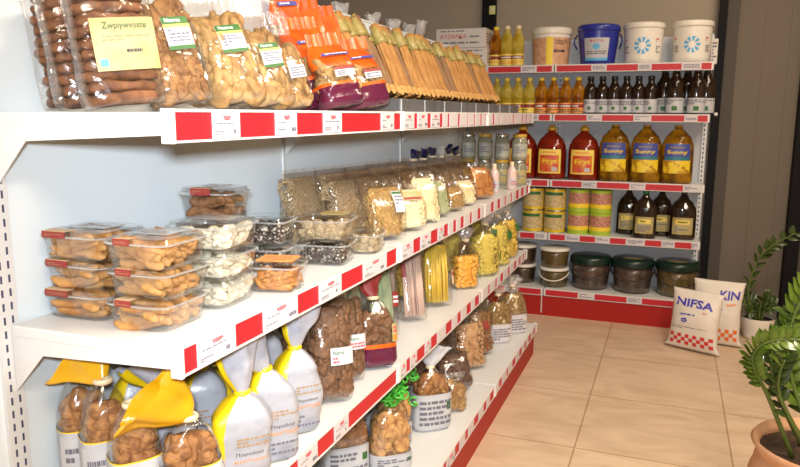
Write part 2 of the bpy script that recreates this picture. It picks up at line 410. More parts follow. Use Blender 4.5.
def fill(f, kind, m, n, size, parent, name, v0=.04, v1=.8, u0=.42, u1=1.08, inset=.84, seed=0, flat=False, solid=False, zc=0):
    """pieces lying against the inside of a bag, each a mesh of its own (or one heap where they cannot be counted)"""
    rnd = random.Random(seed); heap = MB()
    for i in range(n):
        u = u0 + (u1 - u0) * ((i * .618034 + rnd.uniform(-.03, .03)) % 1); v = v0 + (v1 - v0) * (i + rnd.random()) / n
        p = Vector(f(u, v)); e = 1e-3; nr = (Vector(f(u + e, v)) - Vector(f(u - e, v))).cross(Vector(f(u, v + e)) - Vector(f(u, max(0, v - e)))).normalized()
        sc = size * rnd.uniform(.82, 1.18); me = piece(kind, m, i % 3); th = {'disc': .19, 'ring': .17, 'slab': .12, 'almond': .22, 'blob': .42, 'bow': .22, 'nest': .28}.get(kind, .3)
        p -= nr * (sc * th + .004 + rnd.uniform(0, .25) * sc); p.z = max(p.z, sc * .35)
        if kind == 'blob': rot = Euler((rnd.uniform(0, 6.28), rnd.uniform(0, 6.28), rnd.uniform(0, 6.28)))
        else: rot = (Vector((0, 0, 1)).rotation_difference(nr).to_matrix() @ Euler((rnd.uniform(-.3, .3), rnd.uniform(-.3, .3), rnd.uniform(0, 6.28))).to_matrix()).to_euler()
        if solid:
            mt = Matrix.Translation(p) @ rot.to_matrix().to_4x4() @ Matrix.Diagonal((sc, sc, sc, 1))
            heap.add([mt @ v_.co for v_ in me.vertices], [tuple(q.vertices) for q in me.polygons])
        else:
            link(name, me, parent, p, rot, sc)
    if solid: return tag(heap.obj(name, m, parent, True), kind='stuff')
def fan(p0, axis, wdir, length, w, depth, seed=0, droop=0, neck=.012, pleats=7, amp=.12):
    """the loose top of a tied bag, opening out from its neck"""
    p0, axis, wdir = Vector(p0), Vector(axis).normalized(), Vector(wdir)
    wdir = (wdir - axis * wdir.dot(axis)).normalized(); dd = axis.cross(wdir); off = Vector((seed * 2.1, seed, 3))
    def f(u, v):
        a = 2 * PI * u; c, s = math.cos(a), math.sin(a); o = v ** .75
        hw = neck + (w / 2 - neck) * o; hd = neck + (depth / 2 - neck) * o
        k = 1 + amp * o * math.sin(pleats * a + seed)
        p = p0 + wdir * (c * hw * k) + dd * (s * hd * k) + axis * (length * v) + Vector((0, 0, -droop * v * v))
        return p + Vector((noise.noise(p * 20 + off), noise.noise(p * 20 + off * 2), noise.noise(p * 20 + off * 3))) * .016 * o
    return f
def seat(t, f):
    """lower or raise a leaning thing so that its lowest point just rests on the board under it"""
    Rm = t.rotation_euler.to_matrix(); low = min((Rm @ Vector(f(k / 40, v))).z for k in range(40) for v in (0, .04, .1)); zb = max(z for z in (1.3555, .9725, .6005, .1805) if z <= t.location.z + 1e-4); t.location.z = zb - low + .0006
def bag(name, label, cat, loc, rz, w, d, h, kind='pillow', tilt=0, seed=0, group=None, wrap='film', core=None, corev=.8, food=(), sleeve=None,
        bands=(), labels=(), top=None, tie=None, wob=.05, lean=0, ex=.62, split=None, seal=None, res=(36, 26), roll=0, corek=None, sh=.62):
    """bands: (v0, v1, material, name); labels: (u0, u1, v0, v1, material, writing); top: fan arguments; split: two materials of a printed bag"""
    t = thing(name, label, cat, loc, rad(rz), rad(tilt), group, rad(roll))
    f = pouch(w, d, h, kind, ex, seed, wob, lean=lean, sh=sh); nu, nv = res; seat(t, f); corek = corek or (.62 if food else .8)
    if core:
        g = pouch(w * corek, d * corek * .96, h, kind, ex, seed, wob * 1.6, lean=lean, sh=sh)
        MB().surf(g, 28, 16, v0=.02, v1=corev, closed=True, cap0=True, cap1=True).obj('filling', core, t, True)
    for k_, (kind_, m_, n_, size_, nm, kw) in enumerate(food): fill(f, kind_, m_, n_, size_, t, nm, seed=seed * 13 + k_, **kw)
    if split:
        MB().surf(f, nu, nv, closed=True, cap0=True, mf=lambda a, b: 0 if split[2] < a < split[3] else 1).obj('wrapper', [split[0], split[1]], t, True)
    else:
        MB().surf(f, nu, nv, closed=True, cap0=True).obj('wrapper', wrap, t, True)
    for v0, v1, m_, nm in bands: MB().surf(shift(f, .0012), nu, 10, v0=v0, v1=v1, closed=True).obj(nm, m_, t, True)
    if seal:                                     # pressed seam along the top of the bag
        MB().surf(lambda u, v: Vector(((u - .5) * w * .9, .006 * math.sin(u * 20 + seed), h * .985 + v * seal[1])), 18, 3).obj('seal', seal[0], t, True)
    f0 = pouch(w, d, h, kind, ex, seed, 0, lean=lean, sh=sh); lo = .5 * max(w, d) * wob * .6 + .002
    fe = lambda d_: even(shift(f0, d_), ex)[0]
    for u0, u1, v0, v1, m_, wr in labels:
        u0, u1 = even(f0, ex)[1](u0), even(f0, ex)[1](u1)
        lb = MB().surf(fe(lo), 14, 10, u0, u1, v0, v1).obj('label', m_, t, True) if m_ else t
        for i, (q, a0, a1, b0, b1, ink) in enumerate(wr):
            U0, U1 = u0 + (u1 - u0) * a0, u0 + (u1 - u0) * a1; V0, V1 = v0 + (v1 - v0) * b0, v0 + (v1 - v0) * b1; s_ = fe(lo + .0016)
            if q == '#': MB().surf(fe(lo + .0008), 12, 4, U0, U1, V0, V1).obj('printed_band', ink, lb, True)
            elif isinstance(q, int): lines(s_, U0, U1, V0, V1, q, ink, lb, seed + i)
            else: word(s_, q, U0, U1, V0, V1, ink, lb)
    if top:
        m_, ax, wd, ln, fw, fd, dr = top[:7]; nk = Vector((lean, 0, h))
        g = fan(nk, ax, wd, ln, fw, fd, seed, dr)
        if isinstance(m_, tuple): MB().surf(g, 36, 10, closed=True, mf=lambda a, b: 0 if m_[2] < a < m_[3] else 1).obj('bag_top', [m_[0], m_[1]], t, True)
        else: MB().surf(g, 36, 10, closed=True).obj('bag_top', m_, t, True)
    if tie:
        MB().surf(lambda u, v: Vector((lean + (.014 + .004 * math.cos(2 * PI * v)) * math.cos(2 * PI * u), (.014 + .004 * math.cos(2 * PI * v)) * math.sin(2 * PI * u), h + .006 * math.sin(2 * PI * v))), 14, 8, closed=True).obj('tie', tie, t, True)
    return t

# ------------------------------------------------------------------ the room
def struct(name, mb, m, smooth=False): return tag(mb.obj(name, m, None, smooth), kind='structure')
def floor_material():
    m, t, out = nt('floor_tile'); b = N(t, 'ShaderNodeBsdfPrincipled'); b.inputs['Roughness'].default_value = .42; t.links.new(b.outputs[0], out.inputs[0])
    tc = N(t, 'ShaderNodeTexCoord'); mp = N(t, 'ShaderNodeMapping'); mp.inputs['Location'].default_value = (.30, -.40, 0); t.links.new(tc.outputs['Object'], mp.inputs[0])
    br = N(t, 'ShaderNodeTexBrick'); br.offset = 0; br.squash = 1
    for k, v in (('Scale', 1), ('Mortar Size', .0035), ('Mortar Smooth', .1), ('Bias', 0), ('Brick Width', .6), ('Row Height', .6)): br.inputs[k].default_value = v
    br.inputs['Color1'].default_value = (1, 1, 1, 1); br.inputs['Color2'].default_value = (.93, .93, .93, 1); br.inputs['Mortar'].default_value = (.60, .52, .44, 1)
    n = N(t, 'ShaderNodeTexNoise'); n.inputs['Scale'].default_value = 3.2; n.inputs['Detail'].default_value = 7; n.inputs['Distortion'].default_value = 1.4
    m2 = N(t, 'ShaderNodeMapping'); m2.inputs['Scale'].default_value = (1, 2.4, 1); t.links.new(tc.outputs['Object'], m2.inputs[0])
    r = N(t, 'ShaderNodeValToRGB'); r.color_ramp.elements[0].position = .32; r.color_ramp.elements[1].position = .68
    r.color_ramp.elements[0].color = c4((.55, .405, .275)); r.color_ramp.elements[1].color = c4((.68, .52, .37))
    mx = N(t, 'ShaderNodeMix', data_type='RGBA', blend_type='MULTIPLY'); mx.inputs[0].default_value = 1
    t.links.new(mp.outputs[0], br.inputs['Vector']); t.links.new(m2.outputs[0], n.inputs['Vector']); t.links.new(n.outputs['Fac'], r.inputs[0])
    t.links.new(r.outputs[0], mx.inputs[6]); t.links.new(br.outputs['Color'], mx.inputs[7]); t.links.new(mx.outputs[2], b.inputs['Base Color'])
    bp = N(t, 'ShaderNodeBump'); bp.inputs['Strength'].default_value = .12; bp.inputs['Distance'].default_value = .002; bp.invert = True
    t.links.new(br.outputs['Fac'], bp.inputs['Height']); t.links.new(bp.outputs[0], b.inputs['Normal'])
    return m
M['floor_tile'] = floor_material()
WY = 5.20                                     # far wall
struct('floor', MB().box(-3.2, 2.6, -2.5, WY + .1, -.08, 0), 'floor_tile')
struct('ceiling', MB().box(-3.2, 2.6, -2.5, WY + .1, 3.0, 3.08), 'ceiling_paint')
struct('wall_back', MB().box(-3.2, 2.6, WY, WY + .1, 0, 3.0), 'wall_paint')
struct('wall_left', MB().box(-3.3, -3.2, -2.5, WY + .1, 0, 3.0), 'wall_paint')
struct('wall_right', MB().box(2.6, 2.7, -2.5, WY + .1, 0, 3.0), 'wall_paint')
struct('wall_front', MB().box(-3.2, 2.6, -2.6, -2.5, 0, 3.0), 'wall_paint')
# black mullion and grey metal casing beside the far shelves, a boarded stretch of wall, a second dark column
struct('trim_1', MB().box(.225, .272, WY - .10, WY - .002, .001, 2.998), 'black_metal')
struct('trim_2', MB().box(.274, .345, WY - .07, WY - .002, .001, 2.998), 'grey_metal')
struct('trim_3', MB().box(-1.348, -1.251, WY - .05, WY - .002, .001, 2.998), 'black_metal')
pb = MB()
for i in range(2): pb.box(.348 + i * .15, .4972 + i * .15, WY - .022, WY - .002, .001, 2.998)
pb.box(.648, .722, WY - .022, WY - .002, .001, 2.998)
struct('wall_back_panel', pb, 'wall_panel')
struct('trim_4', MB().box(.724, .80, WY - .12, WY - .002, .001, 2.998), 'black_metal')
struct('window_1', MB().box(.80, 1.55, WY - .045, WY - .035, .3, 2.5), 'grey_metal')
t = thing('wall_switch', 'small yellow-green switch plate high on the black wall post', 'switch', (-1.272, WY - .0505, 2.09))
bevel(MB().box(-.022, .022, -.008, 0, -.03, .03).obj('plate', 'switch_green', t), .003)
MB().box(-.010, .010, -.012, -.008, -.014, .014).obj('rocker', 'cap_cream', t)
t = thing('painted_glint', 'white dome standing in for flash glint on the black post beside the far shelves', 'painted glint', (.248, WY - .1005, 1.36))  # white dome added in place of the flash reflection on the post
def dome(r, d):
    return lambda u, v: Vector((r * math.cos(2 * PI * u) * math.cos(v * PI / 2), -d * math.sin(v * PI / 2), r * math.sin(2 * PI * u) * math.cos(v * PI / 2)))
MB().surf(dome(.012, .008), 14, 5, closed=True).obj('glint_dome', 'ink_white', t, True)

# ------------------------------------------------------------------ long gondola on the left: frame
GX, GY0, GY1 = -1.11, .90, 3.90
LEV = {'top': (1.355, -.725), 'middle': (.972, -.73), 'third': (.600, -.733), 'bottom': (.180, -.662)}
fr = thing('gondola_rack', 'white steel gondola back with panels and slotted uprights behind the long shelves', 'shelf frame', (GX, GY0, 0))
def loc_box(mb, x0, x1, y0, y1, z0, z1): return mb.box(x0 - GX, x1 - GX, y0 - GY0, y1 - GY0, z0, z1)
for a, b in ((-.35, .88), (.92, 1.897), (1.903, 2.897), (2.903, 3.897)):
    for z0, z1 in ((.02, 1.694),):
        loc_box(MB(), GX - .018, GX - .002, a, b, z0, z1).obj('back_panel', 'panel_white', fr)
for y in (.90, 1.90, 2.90, 3.90):
    up = loc_box(MB(), GX - .03, GX + (.006 if y < 1 else .002), y - .02 if y < 1 else y - .007, y + .02 if y < 1 else y + .007, 0, 1.70).obj('upright', 'white_metal', fr)
    if y < 1:
        sl = MB(); k = 0
        while .06 + k * .0254 < 1.66:
            z = .06 + k * .0254; k += 1
            for dy in (-.0105, .0065): loc_box(sl, GX + .0055, GX + .0066, y + dy, y + dy + .004, z, z + .014)
        sl.obj('slot', 'slot_dark', up)
loc_box(MB(), GX - .02, GX, -.35, 3.90, 1.694, 1.702).obj('top_trim', 'white_metal', fr)
loc_box(MB(), -.690, -.672, GY0, GY1, 0, .125).obj('plinth', 'plinth_red', fr)
loc_box(MB(), GX, -.69, GY0, GY0 + .012, 0, .125).obj('plinth', 'plinth_red', fr); loc_box(MB(), GX, -.69, GY1 - .012, GY1, 0, .125).obj('plinth', 'plinth_red', fr)
loc_box(MB(), GX - .5, GX - .02, .9, 3.9, 1.33, 1.355).obj('rear_shelf', 'white_metal', fr)   # top shelf of the other side
for y in (1.0, 2.4, 3.8): loc_box(MB(), GX - .5, GX - .47, y - .015, y + .015, 0, 1.33).obj('rear_post', 'white_metal', fr)

NEAR = {'top': [('r', .907, 1.004), ('t', 1.004, 1.083), ('r', 1.083, 1.206), ('t', 1.206, 1.288), ('r', 1.288, 1.408), ('t', 1.408, 1.499), ('r', 1.499, 1.74), ('t', 1.74, 1.83), ('r', 1.83, 1.885)],
        'middle': [('r', .901, .943), ('t', .943, 1.054), ('r', 1.054, 1.15), ('t', 1.15, 1.285), ('r', 1.285, 1.386), ('t', 1.386, 1.5), ('r', 1.5, 1.631), ('t', 1.631, 1.79), ('r', 1.79, 1.87)],
        'third': [('r', .93, 1.05), ('t', 1.05, 1.20), ('r', 1.20, 1.28), ('t', 1.28, 1.37), ('r', 1.37, 1.46), ('t', 1.46, 1.54), ('r', 1.54, 1.88)], 'bottom': [('r', .93, 1.1), ('t', 1.1, 1.2), ('r', 1.2, 1.5), ('t', 1.5, 1.6), ('r', 1.6, 1.85)]}
rnd = random.Random(5)
WHO = {'top': ['under the brown rusks and orange bags', 'under the first straw bundles', 'under the last straw bundles by the corner'],
       'middle': ['under the clear boxes of breadsticks', 'under the noodle packs', 'under the glass jars at the far end'],
       'third': ['under the yellow and white bread bags', 'under the purple-topped bag and long pasta', 'under the yellow pasta at the far end'],
       'bottom': ['under the green-topped bags', 'under the white-sleeved bag and nuts', 'under the shell pasta at the far end']}
def price_tag(parent, y0, y1, z0, z1, big, seed):
    g = lambda u, v: Vector((.0052, y0 + (y1 - y0) * u, z0 + (z1 - z0) * v))
    tg = MB().box(.002, .0046, y0, y1, z0, z1).obj('price_tag', 'tag_white', parent)
    if big:
        lines(g, .1, .9, .52, .62, 1, 'ink_grey', tg, seed, .5); lines(g, .06, .4, .10, .30, 2, 'ink_grey', tg, seed + 1); lines(g, .72, .95, .1, .36, 1, 'ink_grey', tg, seed + 2, .7)
        mb = MB(); c = .5
        pts = [g(.36 + .28 * i / 16, .80 + .09 * math.sin(i * 1.9) * (1 - abs(i - 8) / 14)) for i in range(17)]
        mb.tube(pts, .0013, 4); mb.tube([g(.38, .72), g(.52, .69), g(.62, .72)], .0009, 4); mb.obj('lettering', 'ink_red', tg)
for lev, (z, xf) in LEV.items():
    for bay in range(3):
        y0 = GY0 + bay; t = thing('gondola_shelf', 'white %s shelf board with red price rail, %s' % ({'top': 'uppermost', 'middle': 'second-highest', 'third': 'third-highest', 'bottom': 'lowest'}[lev], WHO[lev][bay]), 'shelf', (xf, y0, z), group='boards of the long gondola')
        dx = GX + .008 - xf
        bevel(MB().box(dx, -.008, .002, .998, -.022, 0).obj('board', 'white_metal', t), .003)
        MB().box(dx + .004, -.014, .008, .992, -.0236, -.0224).obj('underside_shade', 'underside_shade', t)  # added brown sheet, its colour standing in for shade below the board
        MB().box(-.012, -.004, .004, .996, -.046, .004).obj('price_rail', 'rail_white', t)
        rl = MB(); rl.box(-.004, .004, .004, .996, .0005, .005); rl.box(-.004, .0035, .004, .996, -.048, -.0445); rl.obj('rail_lip', 'rail_white', t)
        if lev != 'bottom':
            for a, b in ((.003, .006), (.994, .997)):
                MB().prism([(dx, -.125), (dx + .07, -.05), (-.014, -.036), (-.014, -.001), (dx, -.001)], a, b).obj('bracket', 'white_metal', t)
        for a in ((-.004, .006), (.990, .9995)) if bay == 0 else ((.0005, .010), (.990, .9995)):
            bevel(MB().box(-.016, .0065, a[0], a[1], -.049, .006).obj('end_clip', 'rail_white', t), .002)
        segs = NEAR[lev] if bay == 0 else None
        if segs is None:
            segs = []; y = y0 + .012; k = 1
            while y < y0 + .96:
                w = rnd.uniform(.05, .10) if k else rnd.uniform(.035, .085) * (1 if lev != 'top' else .45); segs.append(('t' if k else 'r', y, min(y + w, y0 + .985))); y += w; k = 1 - k
        for i, (c, a, b) in enumerate(segs):
            a -= y0; b -= y0; a = max(a, .007)
            if c == 'r': MB().box(-.004, .0015, a, b, -.0435, -.0005).obj('price_strip', 'strip_red', t)
            else: price_tag(t, a, b, -.0435, .0008, bay == 0 or (bay == 1 and i < 6), bay * 50 + i)

# ------------------------------------------------------------------ far shelves across the aisle end
BY = 4.80; BX0, BX1 = -1.79, .205; BB = 5.10
fr = thing('wall_shelving_rack', 'grey-backed steel shelving frame with red plinth against the far wall', 'shelf frame', (BX1, BB, 0))
def lb(mb, x0, x1, y0, y1, z0, z1): return mb.box(x0 - BX1, x1 - BX1, y0 - BB, y1 - BB, z0, z1)
for a, b in ((BX0, -.763), (-.757, BX1)):
    for z0, z1 in ((.02, .50), (.502, .90), (.902, 1.36), (1.362, 1.65), (1.652, 1.86)): lb(MB(), a, b, BB, BB + .015, z0, z1).obj('back_panel', 'panel_grey' if z0 < 1.6 else 'white_metal', fr)
for x in (BX0, -.76, BX1 - .018):
    up = lb(MB(), x - .012, x + .012, BB - .02, BB + .04, 0, 1.87).obj('upright', 'white_metal', fr)
    sl = MB(); k = 0
    while .2 + k * .03 < 1.82:
        lb(sl, x - .004, x + .004, BB - .0206, BB - .0198, .2 + k * .03, .216 + k * .03); k += 1
    sl.obj('slot', 'slot_dark', up)
lb(MB(), BX0, BX1, 4.712, 4.73, 0, .135).obj('plinth', 'plinth_red', fr)
lb(MB(), -.772, -.766, 4.706, 4.712, .02, .16).obj('joint_strip', 'rail_white', fr)
FAR = {1.672: ('uppermost', 'under the blue and white buckets'), 1.355: ('second', 'under the small oil bottles'), .918: ('third', 'under the red and yellow oil jugs'), .553: ('fourth', 'under the tins and dark jugs'), .185: ('lowest', 'under the lidded tubs')}
for z, (nm, who) in FAR.items():
    yf = 4.705 if z < .3 else BY
    for bay, (a, b) in enumerate(((BX0 + .01, -.764), (-.756, BX1 - .004))):
        t = thing('wall_shelf', '%s far shelf board %s, %s' % (nm, who, 'corner bay' if bay == 0 else 'bay by the black post'), 'shelf', (a, yf, z), group='boards of the far shelving')
        w = b - a; dp = BB - .022 - yf
        bevel(MB().box(0, w, .008, dp, -.022, 0).obj('board', 'white_metal', t), .003)
        MB().box(0, w, 0, .009, -.046, .004).obj('price_rail', 'rail_white', t)
        rnd = random.Random(int(z * 100) + bay); x = .012; k = 0
        while x < w - .03:
            ww = rnd.uniform(.16, .24) if k == 0 else rnd.uniform(.07, .12); e = min(x + ww, w - .012)
            if z < .6 and z > .5 and k == 0: e = min(x + .10, w - .012)
            if k == 0: MB().box(x, e, -.0014, 0, -.041, -.003).obj('price_strip', 'strip_red', t)
            else:
                tg = MB().box(x, e, -.003, 0, -.042, .002).obj('price_tag', 'tag_white', t)
                lines(lambda u, v, x=x, e=e: Vector((x + (e - x) * u, -.0036, -.042 + .044 * v)), .1, .9, .2, .8, 3, 'ink_grey', tg, int(x * 999))
            x = e; k = 1 - k

# ------------------------------------------------------------------ bottles, tins, tubs
def turned(prof, w, d, h, ex=1.0):
    """surface from a profile of (height fraction, width fraction); ex < 1 squares the section"""
    def f(u, v):
        v = max(0, min(1, v)); i = 0
        while i < len(prof) - 2 and v > prof[i + 1][0]: i += 1
        (a, ra), (b, rb) = prof[i], prof[i + 1]; k = (v - a) / (b - a) if b > a else 0; k = k * k * (3 - 2 * k); r = ra + (rb - ra) * k
        c, s = math.cos(2 * PI * u), math.sin(2 * PI * u)
        return Vector((math.copysign(abs(c) ** ex, c) * w / 2 * r, math.copysign(abs(s) ** ex, s) * d / 2 * r, v * h))
    return f
SMALL = [(0, .88), (.03, 1), (.34, 1), (.40, .94), (.46, 1), (.72, 1), (.84, .74), (.91, .50), (.95, .44), (1, .44)]
ROUND = [(0, .9), (.03, 1), (.64, 1), (.76, .95), (.88, .60), (.93, .47), (1, .47)]
JUG = [(0, .90), (.04, 1), (.56, 1), (.68, .965), (.80, .82), (.90, .54), (.965, .26), (1, .24)]
DARKJUG = [(0, .92), (.04, 1), (.55, 1), (.68, .95), (.82, .72), (.92, .36), (1, .24)]
def bottle(name, label, loc, w, d, h, prof, body, cap, cap_r, cap_h, rz=0, ex=1.0, group=None, cat='bottle', labels=(), handle=None, extra=None):
    t = thing(name, label, cat, loc, rad(rz), 0, group); f = turned(prof, w, d, h, ex)
    MB().surf(f, 24, 26, closed=True, cap0=True, cap1=True).obj('bottle_body', body, t, True)
    cf = turned([(0, .95), (.1, 1), (.85, 1), (1, .85)], cap_r * 2, cap_r * 2, cap_h)
    MB().surf(cf, 16, 5, closed=True, cap0=True, cap1=True).obj('cap', cap, t, True, (0, 0, h))
    for u0, u1, v0, v1, m_, wr in labels:
        ev = (lambda d_: even(shift(f, d_), ex)[0]) if ex < 1 else (lambda d_: shift(f, d_))
        if ex < 1: u0, u1 = even(f, ex)[1](u0), even(f, ex)[1](u1)
        l_ = MB().surf(ev(.0012), 14, 6, u0, u1, v0, v1).obj('label', m_, t, True)
        for i, (q, a0, a1, b0, b1, ink) in enumerate(wr):
            U0, U1 = u0 + (u1 - u0) * a0, u0 + (u1 - u0) * a1; V0, V1 = v0 + (v1 - v0) * b0, v0 + (v1 - v0) * b1
            if q == '#': MB().surf(ev(.0018), 10, 3, U0, U1, V0, V1).obj('printed_band', ink, l_, True)
            elif isinstance(q, int): lines(ev(.0026), U0, U1, V0, V1, q, ink, l_, int(abs(loc[0]) * 999) + i)
            else: word(ev(.0026), q, U0, U1, V0, V1, ink, l_)
    if handle:
        m_, z0, z1, out = handle
        pts = [(math.sin(k / 10 * PI) * out * .0 + w * .12 * math.cos(PI * k / 10), 0, h * z0 + (h * (z1 - z0)) * math.sin(PI * k / 10)) for k in range(11)]
        MB().tube(pts, .008, 8).obj('handle', m_, t, True)
    return t
Z1, Z2, Z3, Z4, Z5 = 1.672, 1.355, .918, .553, .185
def bx(px, py, Y): return on_y(px, py, Y).x
ORD = ['first', 'second', 'third', 'fourth', 'fifth', 'sixth', 'seventh', 'eighth', 'ninth', 'tenth', 'eleventh', 'twelfth']
# yellow oil on the uppermost shelf
for i, (px, Y, m_) in enumerate(((496, 4.93, 'oil_amber'), (507, 4.90, 'oil_yellow'), (518, 4.90, 'oil_yellow'))):
    bottle('oil_bottle', ['amber-yellow oil bottle beside the white cartons on the uppermost far shelf', 'pale yellow oil bottle between an amber bottle and another pale one, uppermost far shelf', 'pale yellow oil bottle nearest the brown printed tub, uppermost far shelf'][i],
           (bx(px, 50, Y), Y, Z1), .084, .084, .250, SMALL, m_, 'cap_yellow' if i == 0 else 'cap_cream', .019, .024, group='yellow oil bottles on the uppermost far shelf',
           labels=[(.52, .98, .05, .34, 'label_yellow', [(2, .1, .9, .1, .4, 'ink_orange'), ('#', .1, .9, .55, .85, 'label_red'), (1, .2, .8, .58, .82, 'ink_white')])])
# small bottles on the second shelf, light yellow then amber then dark
xs = [(507, 'y'), (518, 'y'), (529.5, 'y'), (541.5, 'a'), (553.5, 'a'), (566, 'a'), (578.5, 'a')]
for i, (px, k) in enumerate(xs):
    Y = 4.88; lab = [(.52, .98, .05, .34, 'label_orange' if k == 'a' else 'label_yellow', [(2, .1, .9, .08, .4, 'ink_green'), ('#', .05, .95, .52, .86, 'label_red'), (1, .15, .85, .56, .82, 'ink_white')])]
    bottle('oil_bottle', '%s oil bottle, %s of its colour from the corner on the second far shelf' % ('light yellow' if k == 'y' else 'amber', ORD[i if k == 'y' else i - 3]),
           (bx(px, 90, Y), Y, Z2), .080, .080, .222, SMALL, 'oil_yellow' if k == 'y' else 'oil_amber', 'cap_yellow', .019, .022, group='%s oil bottles on the second far shelf' % ('light' if k == 'y' else 'amber'), labels=lab)
for i, px in enumerate((466, 476, 487, 497)):
    bottle('oil_bottle', 'yellow oil bottle half hidden below the straw bundles, %s from the corner' % ORD[i], (bx(px, 90, 4.90), 4.90, Z2), .078, .078, .222, SMALL, 'oil_amber' if i < 2 else 'oil_yellow', 'cap_yellow', .015, .022, group='oil bottles behind the straw bundles',
           labels=[(.52, .98, .05, .34, 'label_orange' if i < 2 else 'label_yellow', [(2, .1, .9, .1, .4, 'ink_green'), ('#', .05, .95, .5, .86, 'label_red')])])
for i, px in enumerate((590.5, 602.5, 614.5, 626.5, 638.5, 651)):
    Y = 4.88
    bottle('vinegar_bottle', 'small dark bottle with white label, %s of six counting from the amber oil' % ORD[i], (bx(px, 90, Y), Y, Z2), .083, .083, .222, ROUND, 'oil_dark', 'cap_dark', .021, .024,
           group='small dark bottles on the second far shelf', labels=[(.52, .98, .06, .44, 'paper_white', [(3, .1, .9, .55, .9, 'ink_grey'), ('#', .42, .58, .2, .45, 'label_green')])])
for i, (px, Y) in enumerate(((664.5, 4.96), (675.5, 4.87), (687, 4.97), (697, 4.87), (706.5, 4.97))):
    bottle('vinegar_bottle', 'taller dark bottle with broad white label, %s of five by the shelf end' % ORD[i], (bx(px, 90, Y), Y, Z2), .104, .086, .262, ROUND, 'oil_dark', 'cap_dark', .020, .018,
           group='taller dark bottles on the second far shelf', labels=[(.51, .99, .05, .40, 'paper_white', [(3, .1, .9, .55, .92, 'ink_grey'), ('#', .40, .60, .15, .45, 'label_green')])])
# red and yellow jugs on the third shelf
for i, px in enumerate((522.5, 551.5, 584)):
    Y = 4.91
    bottle('oil_jug', 'large red oil jug with yellow-framed red label, %s' % ['half hidden behind the long gondola', 'in the middle of the three red jugs', 'next to the yellow oil jugs'][i], (bx(px, 150, Y), Y, Z3), .200, .17, .330, JUG, 'oil_red', 'cap_ochre', .030, .022, ex=.8, group='red oil jugs', cat='jug',
           labels=[(.63, .87, .13, .62, 'label_yellow', [('#', .08, .92, .06, .76, 'label_fry'), ('Fryt', .18, .88, .36, .62, 'ink_yellow'), (1, .2, .6, .14, .26, 'ink_red'), ('#', .62, .86, .10, .26, 'paper_white'), (1, .2, .8, .82, .94, 'ink_orange')])], handle=('cap_ochre', .94, 1.10, .0))
for i, px in enumerate((614.5, 646, 677.5)):
    Y = 4.91
    bottle('oil_jug', 'large golden sunflower oil jug with blue label, %s' % ['beside the red jugs', 'in the middle of the three golden jugs', 'at the shelf end by the black post'][i], (bx(px, 150, Y), Y, Z3), .198, .17, .360, JUG, 'oil_sun', 'cap_ochre', .026, .012, ex=.8, group='golden sunflower oil jugs', cat='jug',
           labels=[(.625, .875, .42, .71, 'label_blue', [('Sunny', .10, .90, .32, .62, 'ink_yellow'), (1, .2, .8, .72, .86, 'ink_tan'), ('#', .02, .98, .02, .20, 'label_teal')]), (.615, .885, .19, .42, 'label_flower', [])], handle=('oil_sun', .80, .99, .0))
# tins on the fourth shelf: two high
def tin(name, label, loc, w, h, base, print_m, group, green):
    t = thing(name, label, 'tin', loc, rad(random.Random(int(loc[0] * 99)).uniform(-8, 8)), 0, group); f = turned([(0, .99), (.02, 1), (.98, 1), (1, .99)], w, w, h)
    MB().surf(f, 26, 3, v0=.03, v1=.97, closed=True).obj('tin_body', base, t, True)
    for z in (0, h * .965): MB().surf(turned([(0, 1.0), (.3, 1.03), (.8, 1.03), (1, 1.0)], w, w, h * .035), 26, 3, closed=True, cap0=True, cap1=True).obj('rim', 'can_metal' if not green else 'can_green', t, True, (0, 0, z))
    s_ = shift(f, .0008)
    lab = MB().surf(s_, 14, 4, .55, .95, .16 if not green else .28, .86).obj('label', print_m, t, True)
    if not green: MB().surf(shift(f, .0014), 10, 2, .60, .90, .70, .84).obj('printed_band', 'label_green', lab, True)
    else: MB().surf(shift(f, .0014), 10, 2, .55, .95, .20, .38).obj('printed_band', 'ink_yellow', lab, True)
for c, px in enumerate((533, 555)):
    for r in range(2):
        tin('food_tin', 'yellow tin with pale bean picture, %s of the %s yellow stack' % (['lower', 'upper'][r], ['inner', 'outer'][c]), (bx(px, 215, 4.90), 4.90, Z4 + r * .1525), .148, .151, 'can_yellow', 'label_chick', 'yellow tins stacked two high', False)
for c, px in enumerate((578.5, 600.5)):
    for r in range(2):
        tin('food_tin', 'green and pink tin with bean picture, %s of the stack %s' % (['lower', 'upper'][r], ['beside the yellow tins', 'beside the dark jugs'][c]), (bx(px, 215, 4.90), 4.90, Z4 + r * .1525), .142, .151, 'can_green', 'label_bean', 'green tins stacked two high', True)
for i, (px, Y, c, nm) in enumerate(((628, 5.015, 'cap_dark', 'at the back beside the green tins'), (645, 4.875, 'cap_green', 'standing in front with a bright green cap'), (661, 5.02, 'cap_dark', 'at the back behind the green-capped one'), (683, 4.93, 'cap_dark', 'at the shelf end by the black post'))):
    bottle('oil_flagon', 'dark flagon with cream label, %s' % nm, (bx(px, 215, Y), Y, Z4), .150 if i != 3 else .165, .11, .290, DARKJUG, 'oil_dark', c, .020, .026, ex=.8, group='dark flagons on the fourth far shelf',
           labels=[(.63, .87, .12, .50, 'paper_cream', [(3, .12, .88, .10, .5, 'ink_grey'), ('#', .15, .85, .60, .86, 'label_yellow'), (1, .25, .75, .66, .82, 'ink_green')])], handle=('cap_dark', .86, 1.0, 0))
